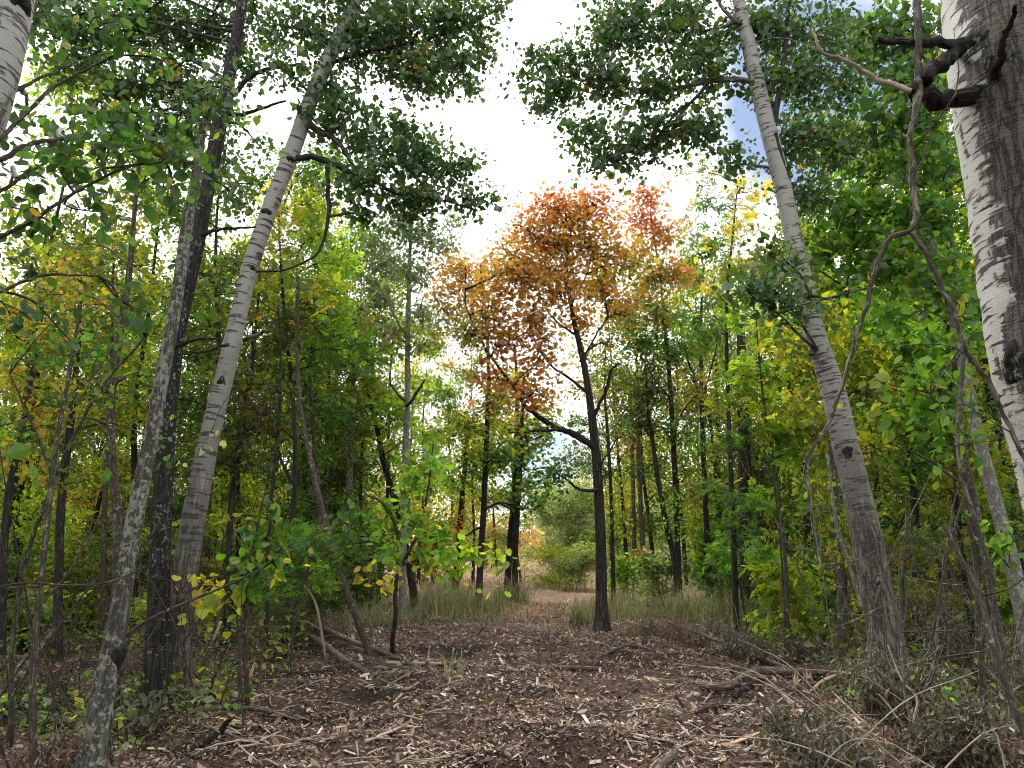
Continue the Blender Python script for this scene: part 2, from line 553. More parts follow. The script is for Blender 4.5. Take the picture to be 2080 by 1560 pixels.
def bark_birch(name, base0=1.2, base1=3.2, scar=None, lent=(4.0, 34.0), patch=0.62, white=.66):
    m, nt, out = material(name)
    at, v = bark_coords(nt, lent[0], lent[1])
    ln = noise(nt, v, 1.0, 3.0, 0.55, 0.25)
    _, v2 = bark_coords(nt, 3.2, 1.6)
    lo = noise(nt, v2, 1.0, 4.0, 0.6)
    _, v3 = bark_coords(nt, 60.0, 90.0)
    fi = noise(nt, v3, 1.0, 4.0, 0.7)
    # thin dark dashes lying across the stem, denser in places
    thr = math_(nt, 'ADD', ln, math_(nt, 'MULTIPLY', math_(nt, 'SUBTRACT', lo, 0.5), 0.30))
    dash = ramp(nt, thr, [(0.56, 0.0), (0.61, 1.0)])
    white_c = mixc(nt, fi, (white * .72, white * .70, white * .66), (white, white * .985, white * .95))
    _, vst = bark_coords(nt, 9.0, 120.0)
    strip = noise(nt, vst, 1.0, 2.0, .5)
    white_c = mixc(nt, ramp(nt, strip, [(.35, .0), (.7, .35)]), white_c, (.30, .28, .25))
    rough_c = mixc(nt, fi, (.035, .031, .028), (.17, .15, .13))
    c = mixc(nt, dash, white_c, mixc(nt, fi, (.02, .018, .017), (.10, .085, .075)))
    _, v4 = bark_coords(nt, 2.1, 0.9)
    pn = noise(nt, v4, 1.0, 5.0, 0.65, 0.5)
    pm = ramp(nt, pn, [(patch, 0.0), (patch + .05, 1.0)])
    if scar:
        sx_ = node(nt, 'ShaderNodeSeparateXYZ', {0: at.outputs['Vector']})
        _, v5 = bark_coords(nt, 7.0, 2.6)
        sn = noise(nt, v5, 1.0, 6.0, .7, .4)
        _, v6 = bark_coords(nt, 4.0, 26.0)
        sn2 = noise(nt, v6, 1.0, 3.0, .6)
        e = math_(nt, 'SUBTRACT', math_(nt, 'MULTIPLY', sx_.outputs['X'], .83), math_(nt, 'MULTIPLY', sx_.outputs['Y'], .56))
        e = math_(nt, 'ADD', e, math_(nt, 'MULTIPLY', math_(nt, 'SUBTRACT', sn, .5), scar[1] * 1.4))
        e = math_(nt, 'ADD', e, math_(nt, 'MULTIPLY', math_(nt, 'SUBTRACT', sn2, .5), scar[1] * .9))
        side = node(nt, 'ShaderNodeMapRange', {'Value': e, 'From Min': scar[0], 'From Max': scar[0] + .025, 'To Min': 0.0, 'To Max': 1.0}).outputs[0]
        hi = node(nt, 'ShaderNodeMapRange', {'Value': math_(nt, 'ADD', sx_.outputs['Z'], math_(nt, 'MULTIPLY', math_(nt, 'SUBTRACT', sn, .5), 1.2)), 'From Min': scar[2], 'From Max': scar[2] + .25, 'To Min': 0.0, 'To Max': 1.0}).outputs[0]
        fs = furrow(nt, 26, 4.0)
        pm = math_(nt, 'MAXIMUM', pm, math_(nt, 'MULTIPLY', side, hi))
        rough_c = mixc(nt, fs, (.022, .019, .017), mixc(nt, fi, (.085, .075, .065), (.20, .18, .155)))
    c = mixc(nt, pm, c, rough_c)
    # corky grey furrowed foot
    sep = node(nt, 'ShaderNodeSeparateXYZ', {0: at.outputs['Vector']})
    hz = math_(nt, 'ADD', sep.outputs['Z'], math_(nt, 'MULTIPLY', math_(nt, 'SUBTRACT', lo, 0.5), 2.4))
    foot = node(nt, 'ShaderNodeMapRange', {'Value': hz, 'From Min': base0, 'From Max': base1, 'To Min': 1.0, 'To Max': 0.0}).outputs[0]
    fr = furrow(nt, 24, 3.0)
    grey = mixc(nt, fr, (.035, .031, .027), mixc(nt, fi, (.13, .117, .10), (.24, .22, .19)))
    c = mixc(nt, foot, c, grey)
    h = math_(nt, 'ADD', math_(nt, 'MULTIPLY', fr, foot), math_(nt, 'MULTIPLY', fi, .25))
    h = math_(nt, 'ADD', h, math_(nt, 'MULTIPLY', dash, .5))
    h = math_(nt, 'ADD', h, math_(nt, 'MULTIPLY', pm, math_(nt, 'ADD', fi, .5)))
    finish_bark(nt, out, c, h, .7, .75)
    return m


def bark_grey(name, dark=(.045, .04, .035), light=(.20, .185, .16), lichen=.0, fx=22.0, fz=2.6):
    m, nt, out = material(name)
    fr = furrow(nt, fx, fz)
    at, v3 = bark_coords(nt, 50.0, 50.0)
    fi = noise(nt, v3, 1.0, 4.0, 0.7)
    c = mixc(nt, fr, dark, mixc(nt, fi, tuple(x * .6 for x in light), light))
    if lichen:
        _, v = bark_coords(nt, 24.0, 20.0)
        l1 = noise(nt, v, 1.0, 5.0, .7)
        _, v = bark_coords(nt, 1.6, 1.1)
        l2 = noise(nt, v, 1.0, 2.0, .5)
        msk = ramp(nt, math_(nt, 'ADD', l1, math_(nt, 'MULTIPLY', math_(nt, 'SUBTRACT', l2, .5), .5)), [(.60 - lichen * .1, 0.0), (.66 - lichen * .1, .8)])
        c = mixc(nt, msk, c, mixc(nt, fi, (.24, .26, .22), (.40, .41, .36)))
    finish_bark(nt, out, c, math_(nt, 'ADD', fr, math_(nt, 'MULTIPLY', fi, .4)), .8, .9)
    return m


def wood_mat(name, a, b, streak=3.0):
    m, nt, out = material(name)
    _, v = bark_coords(nt, 40.0, streak)
    n1 = noise(nt, v, 1.0, 4.0, .6, .3)
    _, v = bark_coords(nt, 6.0, 4.0)
    n2 = noise(nt, v, 1.0, 4.0, .6)
    c = mixc(nt, ramp(nt, n1, [(.3, 0.0), (.7, 1.0)]), a, b)
    c = mixc(nt, ramp(nt, n2, [(.55, 0.0), (.7, .6)]), c, tuple(x * .4 for x in a))
    finish_bark(nt, out, c, n1, .5, .85)
    return m


def attr_mat(name, rough=.9):
    m, nt, out = material(name)
    at = node(nt, 'ShaderNodeAttribute', attribute_name='col')
    tc = node(nt, 'ShaderNodeTexCoord')
    nz = noise(nt, tc.outputs['Object'], 60.0, 3.0, .6)
    c = mixc(nt, 1.0, at.outputs['Color'], ramp(nt, nz, [(.3, .7), (.7, 1.25)]), 'MULTIPLY')
    b = node(nt, 'ShaderNodeBsdfPrincipled', {'Base Color': c, 'Roughness': rough})
    b.inputs['Specular IOR Level'].default_value = 0.2
    nt.links.new(b.outputs[0], out.inputs[0])
    return m


def ground_mat():
    m, nt, out = material('forest_floor')
    tc = node(nt, 'ShaderNodeTexCoord')
    o = tc.outputs['Object']
    n1 = noise(nt, o, 14.0, 8.0, .7)
    n2 = noise(nt, o, 1.1, 5.0, .6)
    n3 = noise(nt, o, 70.0, 4.0, .7)
    mulch = mixc(nt, ramp(nt, n1, [(.35, 0.0), (.65, 1.0)]), (.024, .016, .013), (.115, .076, .058))
    mulch = mixc(nt, ramp(nt, n3, [(.56, 0.0), (.68, .7)]), mulch, (.22, .15, .11))
    mulch = mixc(nt, ramp(nt, n2, [(.48, 0.0), (.60, .85)]), mulch, (.016, .012, .011))
    dry = mixc(nt, ramp(nt, n1, [(.3, 0.0), (.7, 1.0)]), (.20, .12, .085), (.42, .29, .22))
    turf = mixc(nt, ramp(nt, n1, [(.3, 0.0), (.7, 1.0)]), (.035, .042, .018), (.12, .105, .05))
    sep = node(nt, 'ShaderNodeSeparateXYZ', {0: o})
    yy = math_(nt, 'ADD', sep.outputs['Y'], math_(nt, 'MULTIPLY', math_(nt, 'SUBTRACT', n2, .5), 6.0))
    c = mixc(nt, ramp(nt, math_(nt, 'DIVIDE', yy, 30.0), [(.48, 0.0), (.58, 1.0)]), mulch, turf)
    px_ = math_(nt, 'ABSOLUTE', math_(nt, 'SUBTRACT', sep.outputs['X'], math_(nt, 'ADD', math_(nt, 'MULTIPLY', sep.outputs['Y'], .09), -.87)))
    trod = math_(nt, 'MULTIPLY', ramp(nt, math_(nt, 'DIVIDE', px_, 4.0), [(.15, 1.0), (.32, 0.0)]), ramp(nt, math_(nt, 'DIVIDE', yy, 30.0), [(.45, 0.0), (.55, 1.0)]))
    c = mixc(nt, trod, c, mixc(nt, n1, (.10, .062, .045), (.30, .21, .16)))
    ax = math_(nt, 'ABSOLUTE', math_(nt, 'SUBTRACT', sep.outputs['X'], math_(nt, 'MULTIPLY', sep.outputs['Y'], .0)))
    ax = math_(nt, 'ADD', ax, math_(nt, 'MULTIPLY', math_(nt, 'SUBTRACT', n2, .5), 3.0))
    inside = math_(nt, 'MULTIPLY', ramp(nt, math_(nt, 'DIVIDE', yy, 40.0), [(.50, 0.0), (.62, 1.0)]), ramp(nt, math_(nt, 'DIVIDE', ax, 20.0), [(.30, 1.0), (.45, 0.0)]))
    c = mixc(nt, inside, c, dry)
    bp = node(nt, 'ShaderNodeBump', {'Strength': .8, 'Distance': .03, 'Height': n1})
    b = node(nt, 'ShaderNodeBsdfPrincipled', {'Base Color': c, 'Roughness': .95, 'Normal': bp.outputs[0]})
    b.inputs['Specular IOR Level'].default_value = 0.15
    nt.links.new(b.outputs[0], out.inputs[0])
    return m


M_LEAF = leaf_material('leaf_blade')
M_AUT = leaf_material('autumn_leaf_blade', .5, .015, .4, (1.45, 1.35, .6))
M_WAXY = leaf_material('waxy_leaf_blade', .42, .045, .42)
M_DRYLEAF = leaf_material('dry_leaf_blade', .22, .03, .6, (1.2, 1.0, .7))
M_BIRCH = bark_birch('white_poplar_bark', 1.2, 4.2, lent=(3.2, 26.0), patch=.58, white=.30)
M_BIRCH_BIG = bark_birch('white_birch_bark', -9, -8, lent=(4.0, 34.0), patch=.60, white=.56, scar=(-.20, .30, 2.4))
M_BIRCH_DIM = bark_birch('shaded_birch_bark', -9, -8, lent=(4.0, 30.0), patch=.50, white=.34)  # birch white darkened in the colour to stand for shade on this trunk
M_BIRCH_R = bark_birch('pale_poplar_bark', 1.6, 3.6, lent=(5.0, 34.0), patch=.60, white=.29)
M_LICHEN = bark_grey('lichen_grey_bark', (.045, .042, .036), (.17, .16, .135), .9, 26, 3.4)
M_DARK = bark_grey('dark_furrowed_bark', (.018, .016, .015), (.085, .075, .066), 0, 26, 3.0)
M_BLACK = bark_grey('blackened_bark', (.012, .011, .011), (.06, .054, .05), .1, 26, 3.0)
M_SAP = bark_grey('sapling_bark', (.055, .045, .036), (.17, .145, .115), .15, 30, 6.0)
M_PALE = bark_grey('pale_poplar_stem', (.13, .125, .11), (.36, .35, .31), .5, 18, 9.0)
M_DEADWOOD = bark_grey('dead_branch_bark', (.08, .068, .058), (.30, .26, .22), .55, 30, 5.0)
M_LOG = bark_grey('log_bark', (.07, .052, .043), (.31, .25, .205), .3, 26, 4.0)
M_DARKLOG = bark_grey('rotten_log_bark', (.012, .009, .008), (.055, .04, .034), .1, 22, 5.0)
M_SPLIT = wood_mat('split_wood', (.38, .22, .13), (.62, .45, .31))
M_STICK = wood_mat('peeled_stick', (.22, .17, .135), (.46, .39, .32))
M_CHIP = attr_mat('wood_chip')
M_GRASS = leaf_material('grass_blade', .3, .02, .6, (1.2, 1.2, .6))
M_GROUND = ground_mat()

# ------------------------------------------------------------------ ground
def axis(lo, hi, fine_lo, fine_hi, step, grow=1.25):
    a = list(np.arange(fine_lo, fine_hi, step))
    s, x = step, fine_hi
    while x < hi:
        a.append(x)
        s *= grow
        x += s
    a.append(hi)
    s, x = step, fine_lo
    b = []
    while x > lo:
        s *= grow
        x -= s
        b.append(max(x, lo))
    return np.array(sorted(set(b + a)))


def build_ground():
    xs = axis(-900, 900, -9, 9, .085)
    ys = axis(-60, 1500, 4.5, 17, .085, 1.12)
    X, Y = np.meshgrid(xs, ys)
    Z = hgt(X, Y)
    near = np.exp(-((Y - 9) / 9) ** 2)
    Z = Z + RNG.normal(0, .012, Z.shape) * near
    V = np.stack([X, Y, Z], -1).reshape(-1, 3)
    nx, ny = len(xs), len(ys)
    i = (np.arange(ny - 1)[:, None] * nx + np.arange(nx - 1)[None]).ravel()
    Q = np.stack([i, i + 1, i + nx + 1, i + nx], -1)
    o = link('ground', mesh_np('ground', V, [Q], M_GROUND, smooth=True))
    o['kind'] = 'structure'
    o['label'] = 'brown forest floor of churned soil running out to a pale clearing'


build_ground()

# ------------------------------------------------------------------ trees
def px_path(pts, Y0, Y1, ground=True):
    """photograph points (u, v, width) with depth running from Y0 to Y1 -> world points and radii"""
    n = len(pts)
    ln = np.r_[0, np.cumsum([math.hypot(pts[k + 1][0] - pts[k][0], (pts[k + 1][1] or 1560) - (pts[k][1] or 1560)) for k in range(n - 1)])]
    out, rad = [], []
    for k, (u, v, w) in enumerate(pts):
        Y = Y0 + (Y1 - Y0) * ln[k] / ln[-1]
        p = GY(u, Y) if v is None else P(u, v, Y)
        out.append(p)
        rad.append(.5 * w * mpp(p))
    return np.array(out), np.array(rad)


def grow_clump(c, R, n, root_pts, geo, leafgeo, tmpl, size, up, droop, pal, per=13, spread=.16, limb_r=.02, twig_r=.005, limb_n=7, keep=None, limb=True):
    """leaves in an ellipsoid of twigs, fed by a limb from the nearest wood below"""
    c = np.asarray(c)
    R = np.asarray(R)
    hor = np.linalg.norm((root_pts - c)[:, :2], axis=1)
    dist = np.linalg.norm(root_pts - c, axis=1)
    score = dist + 1.1 * np.maximum(0, root_pts[:, 2] - (c[2] - .35 * hor))
    a = root_pts[np.argmin(score)]
    L = np.linalg.norm(c - a)
    mid = a * .5 + c * .5 + np.array([0, 0, .10 * L]) + RNG.normal(0, .06 * L, 3)
    tip = c + (c - a) / (L + 1e-6) * R.mean() * .5
    if limb:
        lp, _ = tube(geo, [a, mid, c, tip], [limb_r, limb_r * .7, limb_r * .4, limb_r * .15], limb_n, 5, cap=False, wob=.5)
    else:
        lp, _ = resample([a, mid, c, tip], [1, 1, 1, 1], 8)
    ns = max(2, int(n / per))
    d = RNG.normal(0, 1, (ns, 3))
    d /= np.linalg.norm(d, axis=1)[:, None]
    subs = c + d * (RNG.random((ns, 1)) ** .42) * R
    cand = lp[RNG.integers(len(lp) // 3, len(lp), (ns, 3))]
    bi = np.argmin(np.linalg.norm(cand - subs[:, None], axis=2), axis=1)
    A = cand[np.arange(ns), bi]
    twigs(geo, A, subs, twig_r, twig_r * .35)
    n = int(n)
    g = RNG.integers(0, ns, n)
    t = RNG.random((n, 1)) ** .7
    D = subs[g] - A[g]
    Ld = np.linalg.norm(D, axis=1)[:, None] + 1e-6
    pos = subs[g] - D / Ld * np.minimum(Ld, spread * 2.5) * (1 - t) + RNG.normal(0, spread, (n, 3)) * (1, 1, .8)
    if keep is not None:
        k = keep(pos)
        pos, g = pos[k], g[k]
        n = len(pos)
    sz = size * np.exp(RNG.normal(0, .32, n)) * np.where(RNG.random(n) < .5, 1, .85)
    col = pick(pal, n, g)
    leafgeo.add(*_la(tmpl, pos, sz, up, droop, col, D[g] / Ld[g]))


def _la(tmpl, pos, sz, up, droop, col, od):
    return leaf_arrays(tmpl, pos, sz, up, droop, col, od, .5)


def clump_px(cl, Ybase, size, lai, pal):
    """(u, v, dY, ru, rv[, density[, palette]]) -> centre, radii, leaf count, palette"""
    u, v, dY, ru, rv = cl[:5]
    den = cl[5] if len(cl) > 5 and cl[5] else 1.0
    pl = cl[6] if len(cl) > 6 else pal
    c = P(u, v, Ybase + dY)
    m = mpp(c)
    R = np.array([ru * m, .5 * (ru + rv) * m, rv * m])
    n = 3.1416 * ru * rv * m * m / (size * size * .42) * lai * den
    return c, R, n, pl


def hero_tree(label, trunk, Y0, Y1, mat, clumps=(), limbs=(), pal='green', tmpl='poplar', size=.07, lai=1.8, up=0.0, droop=.5, sides=20, nseg=70,
              rough=.012, flare=.6, leafmat=None, spread=.16, per=13, limb_r=.022, group=None, name='tree', knots=(), limbmat=None, branch_parts=True, lump=.02, cat='tree', ws=.54, ls=.62):
    tp, tr = px_path(trunk, Y0, Y1)
    tr = tr * ws
    base = tp[0].copy()
    tp[0] = tp[0] - np.array([0, 0, .12]) if trunk[0][1] is None else tp[0]
    g = Geo()
    sp, sr = tube(g, tp, tr, nseg, sides, rough, flare, lump=lump)
    root = thing(name, label, cat, base, group)
    trunk_o = link('trunk', g.mesh('trunk', mat, base), root)
    lm = limbmat or mat
    pool = [sp[int(len(sp) * .25):]]
    for L in limbs:
        lp, lr = px_path(L[0], L[1], L[2])
        lr = lr * ls
        g = Geo()
        q, _ = tube(g, lp, lr, max(14, 7 * len(lp)), 8, .05, 0, wob=.14)
        link('branch', g.mesh('branch', L[3] if len(L) > 3 else lm, base), root)
        pool.append(q[1:])
    pool = np.vstack(pool)
    lg = Geo()
    bgeo = Geo()
    lai = lai * (1.55 if ws < .9 else 1.0)
    for cl in clumps:
        c, R, n, pl = clump_px(cl, 0.5 * (Y0 + Y1), size, lai, pal)
        gg = Geo() if branch_parts else bgeo
        grow_clump(c, R, n, pool, gg, lg, tmpl, size, up, droop, pl, per, spread, limb_r, max(.003, limb_r * .28))
        if branch_parts:
            link('branch', gg.mesh('branch', lm, base, col=False), root)
    if clumps:
        if not branch_parts:
            o = link('branches', bgeo.mesh('branches', lm, base, col=False), root)
            o['kind'] = 'stuff'
        link('crown', lg.mesh('crown', leafmat or M_LEAF, base, smooth=False, bc=False), root)
    for (u, v, ru, rv, off) in knots:
        # a black branch scar: a puckered collar standing out of the bark
        hit = P(u, v, 1.0) - CAM
        hit /= np.linalg.norm(hit)
        t = np.clip(((sp - CAM) @ hit), .1, None)
        k = int(np.argmin(np.linalg.norm(CAM + hit * t[:, None] - sp, axis=1)))
        dk = CAM + hit * t[k] - sp[k]
        lat = np.linalg.norm(dk)
        r = sr[k]
        front = math.sqrt(max(r * r - min(lat, r * .95) ** 2, 0.0))
        c = CAM + hit * (t[k] - front)
        m = mpp(c)
        g = Geo()
        nrm = (c - sp[k]) / (np.linalg.norm(c - sp[k]) + 1e-9)
        upv = np.array([0, 0, 1.0]) - nrm * nrm[2]
        upv /= np.linalg.norm(upv)
        sd = np.cross(nrm, upv)
        rings, ns = 6, 18
        V, Q = [], []
        prof = [(1.25, -.6), (1.0, .10), (.75, .26), (.50, .28), (.30, .16), (.05, .08)]
        for a, (rr_, hh) in enumerate(prof):
            for b in range(ns):
                th = b * 2 * math.pi / ns
                jj = 1 + .16 * math.sin(3 * th + u) + .10 * math.sin(5 * th + 2 * u) + RNG.normal(0, .04)
                ca, sa = rr_ * ru * m * jj * math.cos(th), rr_ * rv * m * jj * math.sin(th)
                curv = -(ca * ca) / (2 * r) * .9
                V.append(c + sd * ca + upv * sa + nrm * (hh * off * m * min(ru, rv) * (1 + RNG.normal(0, .15)) + curv))
        for a in range(rings - 1):
            for b in range(ns):
                Q.append((a * ns + b, a * ns + (b + 1) % ns, (a + 1) * ns + (b + 1) % ns, (a + 1) * ns + b))
        g.add(np.array(V), None, Q)
        link('knot', g.mesh('knot', M_BLACK, base), trunk_o)
    return root


exec_order = []

# --- the big stems in front
hero_tree('huge white birch trunk with black knots and dead limbs, closest to the viewer',
          [(2420, None, 300), (2330, 1400, 275), (2240, 1050, 262), (2205, 900, 255), (2160, 740, 250), (2120, 500, 245), (2088, 300, 240), (2060, 120, 235), (2046, 0, 232), (2025, -250, 215), (2010, -480, 200)],
          3.1, 3.25, M_BIRCH_BIG, ws=1.0, ls=1.0, sides=40, nseg=150, rough=.006, flare=.3, lump=.012, name='birch_tree',
          knots=[(2064, 742, 34, 42, .8), (1985, 112, 40, 46, .6), (1975, 22, 32, 36, .5), (2036, 160, 30, 50, .5), (1998, 200, 40, 30, .5)],
          limbs=[([(2040, 96, 24), (1965, 92, 22), (1905, 88, 20), (1850, 86, 17), (1782, 78, 12)], 3.2, 2.9, M_DARK),
                 ([(2060, 200, 42), (1990, 195, 40), (1930, 192, 36), (1880, 186, 32), (1852, 176, 26)], 3.2, 2.95, M_DARK),
                 ([(2030, 80, 26), (1960, 105, 26), (1910, 130, 28), (1880, 165, 28)], 3.2, 2.95, M_DARK),
                 ([(2050, 200, 26), (2036, 165, 22), (2030, 110, 18), (2035, 60, 13), (2062, 10, 8)], 3.1, 2.65, M_DARK)])
hero_tree('leaning white poplar with black-ringed bark on the left side of the gap',
          [(354, None, 64), (360, 1300, 56), (372, 1180, 53), (396, 1040, 46), (428, 880, 40), (466, 720, 36), (504, 560, 33), (544, 435, 32), (592, 312, 32), (624, 222, 31), (662, 130, 29), (702, 48, 26), (737, -40, 24), (777, -140, 20)],
          8.5, 8.9, M_BIRCH, ws=1.0, ls=1.0, pal='poplar', size=.066, lai=1.75, per=24, spread=.11, leafmat=M_WAXY, name='poplar_tree', droop=.7, sides=24, nseg=110,
          knots=[(608, 232, 6, 18, .8), (590, 326, 8, 8, .8), (540, 436, 9, 11, .8), (449, 780, 9, 11, .7), (512, 552, 8, 9, .7)],
          limbs=[([(600, 320, 14), (640, 322, 13), (690, 338, 11), (740, 362, 9), (800, 388, 8), (870, 405, 6), (950, 420, 4)], 8.75, 9.2, M_DARK),
                 ([(664, 338, 10), (668, 400, 9), (662, 470, 7), (640, 520, 5), (580, 545, 4), (520, 552, 4)], 8.8, 8.7, M_DARK),
                 ([(625, 255, 12), (670, 275, 11), (700, 310, 9), (730, 350, 6)], 8.75, 9.1),
                 ([(660, 130, 10), (730, 110, 8), (830, 90, 6), (930, 60, 4)], 8.85, 9.4, M_DARK),
                 ([(495, 690, 9), (525, 675, 8), (550, 672, 5)], 8.6, 8.4), ([(465, 700, 7), (420, 710, 5), (370, 720, 3)], 8.5, 8.3, M_DARK)],
          clumps=[(700, 70, .2, 110, 105), (810, 70, .5, 110, 110), (905, 60, .6, 90, 85), (850, 150, .4, 95, 65), (985, 30, .6, 50, 50), (930, 140, .5, 62, 62), (985, 105, .6, 36, 30),
                  (690, 240, .2, 85, 75), (780, 285, .5, 95, 85), (865, 325, .6, 90, 75), (930, 335, .6, 52, 48), (850, 400, .4, 105, 52), (955, 405, .6, 42, 36), (735, 370, .2, 85, 62), (985, 400, .6, 22, 30, .8),
                  (600, 60, .2, 80, 75, .7), (560, 130, -.3, 60, 60, .6), (740, 440, .6, 50, 40, .7), (840, 445, .5, 60, 25, .6), (660, 180, .2, 55, 50),
                  (700, -60, .2, 200, 70), (900, -70, .6, 160, 70)])
hero_tree('dark leaning trunk with a forked top in front of the white poplar',
          [(318, None, 62), (320, 1300, 46), (326, 1100, 40), (338, 900, 34), (358, 700, 28), (396, 520, 28), (424, 370, 29), (448, 240, 29), (472, 120, 24), (487, 40, 21), (500, -60, 19)],
          8.2, 8.5, M_BLACK, ws=1.0, ls=1.0, pal='poplar', size=.065, lai=1.7, per=24, spread=.11, leafmat=M_WAXY, name='poplar_tree', droop=.7, nseg=100,
          limbs=[([(462, 200, 12), (500, 170, 10), (550, 140, 8), (610, 130, 5)], 8.4, 8.8), ([(455, 232, 10), (510, 228, 7), (580, 205, 4)], 8.3, 8.0), ([(410, 478, 9), (450, 465, 7), (520, 460, 4)], 8.3, 8.2),
                 ([(356, 705, 8), (400, 692, 6), (450, 690, 4)], 8.2, 8.1)],
          clumps=[(430, 50, 0.9, 80, 70), (360, 70, 1.1, 90, 80), (270, 60, 1.2, 90, 80), (180, 50, 1.3, 90, 70), (330, 170, 1.1, 95, 65), (240, 170, 1.3, 80, 70), (400, 190, 1.1, 55, 70), (150, 130, 1.4, 70, 60), (520, 40, 1.2, 60, 60, .8),
                  (480, 120, 1.2, 50, 60, .8), (330, 270, 1.2, 85, 60), (250, 260, 1.3, 70, 60), (460, 320, 1.3, 60, 45, .6), (520, 290, 1.3, 35, 30, .4), (180, 230, 1.4, 45, 50, .7), (90, 40, 1.2, 80, 50, .8),
                  (480, 400, 1.3, 50, 50, .6), (350, -80, 1.2, 240, 70), (100, -70, 1.3, 120, 70)])
hero_tree('lichen-spotted grey trunk nearest on the left, with a bark scar high up',
          [(176, None, 54), (192, 1500, 46), (215, 1380, 42), (240, 1260, 39), (262, 1120, 36), (286, 990, 33), (308, 880, 29), (334, 740, 27), (360, 600, 24), (378, 470, 23), (398, 360, 19), (412, 250, 14)],
          5.6, 6.4, M_LICHEN, ws=1.0, ls=.7, pal='poplar', size=.062, lai=2.0, name='poplar_tree', droop=.6, leafmat=M_WAXY, nseg=110, sides=24,
          knots=[(245, 1345, 15, 30, 1.0)],
          limbs=[([(228, None, 22), (226, 1450, 22), (228, 1330, 24)], 5.9, 5.9)],
          clumps=[(420, 200, .3, 70, 70, .6), (360, 330, .3, 80, 50, .5)])
hero_tree('stout pale poplar leaning left over the wilted brush on the right',
          [(1818, None, 84), (1802, 1320, 70), (1778, 1180, 61), (1750, 1040, 57), (1716, 900, 51), (1688, 780, 46), (1656, 680, 42), (1633, 580, 39), (1611, 480, 35), (1590, 380, 33), (1562, 270, 33), (1543, 190, 31), (1521, 90, 28), (1502, 10, 23), (1482, -90, 20)],
          8.0, 8.4, M_BIRCH_R, ws=1.0, ls=.8, pal='poplar', size=.068, lai=1.75, per=24, spread=.11, leafmat=M_WAXY, name='poplar_tree', droop=.7, sides=24, nseg=110,
          knots=[(1650, 724, 10, 7, .8), (1722, 918, 9, 12, .5), (1636, 612, 11, 12, .6), (1780, 1180, 8, 7, .6)],
          limbs=[([(1532, 166, 14), (1500, 162, 14), (1440, 165, 13), (1360, 176, 12), (1300, 180, 10), (1250, 172, 8), (1190, 165, 5), (1110, 170, 3)], 8.3, 9.0),
                 ([(1440, 165, 9), (1410, 200, 8), (1370, 230, 7), (1320, 290, 5), (1270, 330, 3)], 8.3, 8.6, M_DARK),
                 ([(1570, 262, 18), (1578, 190, 15), (1592, 100, 12), (1606, 0, 9)], 8.3, 8.6, M_DARK),
                 ([(1505, 50, 11), (1470, 20, 9), (1440, -20, 7)], 8.3, 8.6), ([(1645, 602, 8), (1690, 608, 7), (1720, 590, 6)], 8.1, 7.9, M_DARK),
                 ([(1575, 270, 9), (1590, 320, 6), (1605, 360, 4)], 8.2, 8.2, M_DARK)],
          clumps=[(1090, 125, .8, 36, 34), (1150, 120, .8, 60, 50), (1215, 90, .8, 62, 60), (1290, 60, .7, 90, 70), (1385, 60, .5, 95, 80), (1060, 175, .9, 26, 26, .8), (1130, 185, .8, 75, 45), (1230, 165, .7, 90, 60), (1330, 180, .5, 90, 60),
                  (1110, 225, .8, 38, 30, .8), (1185, 262, .7, 48, 42), (1215, 315, .6, 55, 46), (1290, 285, .5, 70, 62), (1365, 270, .4, 70, 62), (1440, 140, .3, 75, 80), (1430, 250, .2, 60, 60, .8), (1275, 355, .5, 26, 20, .7), (1195, 350, .6, 22, 16, .7),
                  (1550, 60, .3, 90, 80), (1650, 70, .5, 90, 90), (1620, 180, .5, 80, 80), (1700, 170, .8, 85, 80, .7), (1560, 170, .2, 60, 70, .8), (1610, 290, .5, 80, 70), (1700, 290, .9, 90, 80), (1480, 330, .3, 50, 60, .7),
                  (1640, 400, .5, 80, 60), (1590, 520, -.5, 80, 55, .9), (1530, 600, -.8, 75, 55, 1.0), (1600, 620, -.8, 80, 50, .8), (1330, -40, .6, 200, 60), (1560, -60, .4, 170, 60)])
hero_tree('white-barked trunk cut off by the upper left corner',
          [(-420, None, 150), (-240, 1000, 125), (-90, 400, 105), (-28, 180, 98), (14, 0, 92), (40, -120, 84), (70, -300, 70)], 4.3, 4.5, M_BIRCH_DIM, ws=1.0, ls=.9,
          pal='poplar', size=.065, lai=1.4, name='birch_tree', nseg=110, sides=28, leafmat=M_WAXY, knots=[(36, 22, 26, 40, .8)],
          limbs=[([(-20, 205, 12), (40, 175, 9), (110, 140, 6), (150, 128, 4)], 4.4, 4.9, M_SAP), ([(-60, 345, 16), (0, 332, 13), (70, 296, 11), (130, 286, 8), (180, 268, 5)], 4.3, 4.7, M_SAP),
                 ([(-80, 420, 11), (0, 382, 9), (70, 342, 7), (150, 300, 4)], 4.3, 4.6, M_SAP)],
          clumps=[(90, 30, 1.2, 100, 60, .8), (60, 240, .8, 60, 60, .3), (100, 290, .5, 80, 50, .5), (30, 370, .4, 60, 40, .35)])

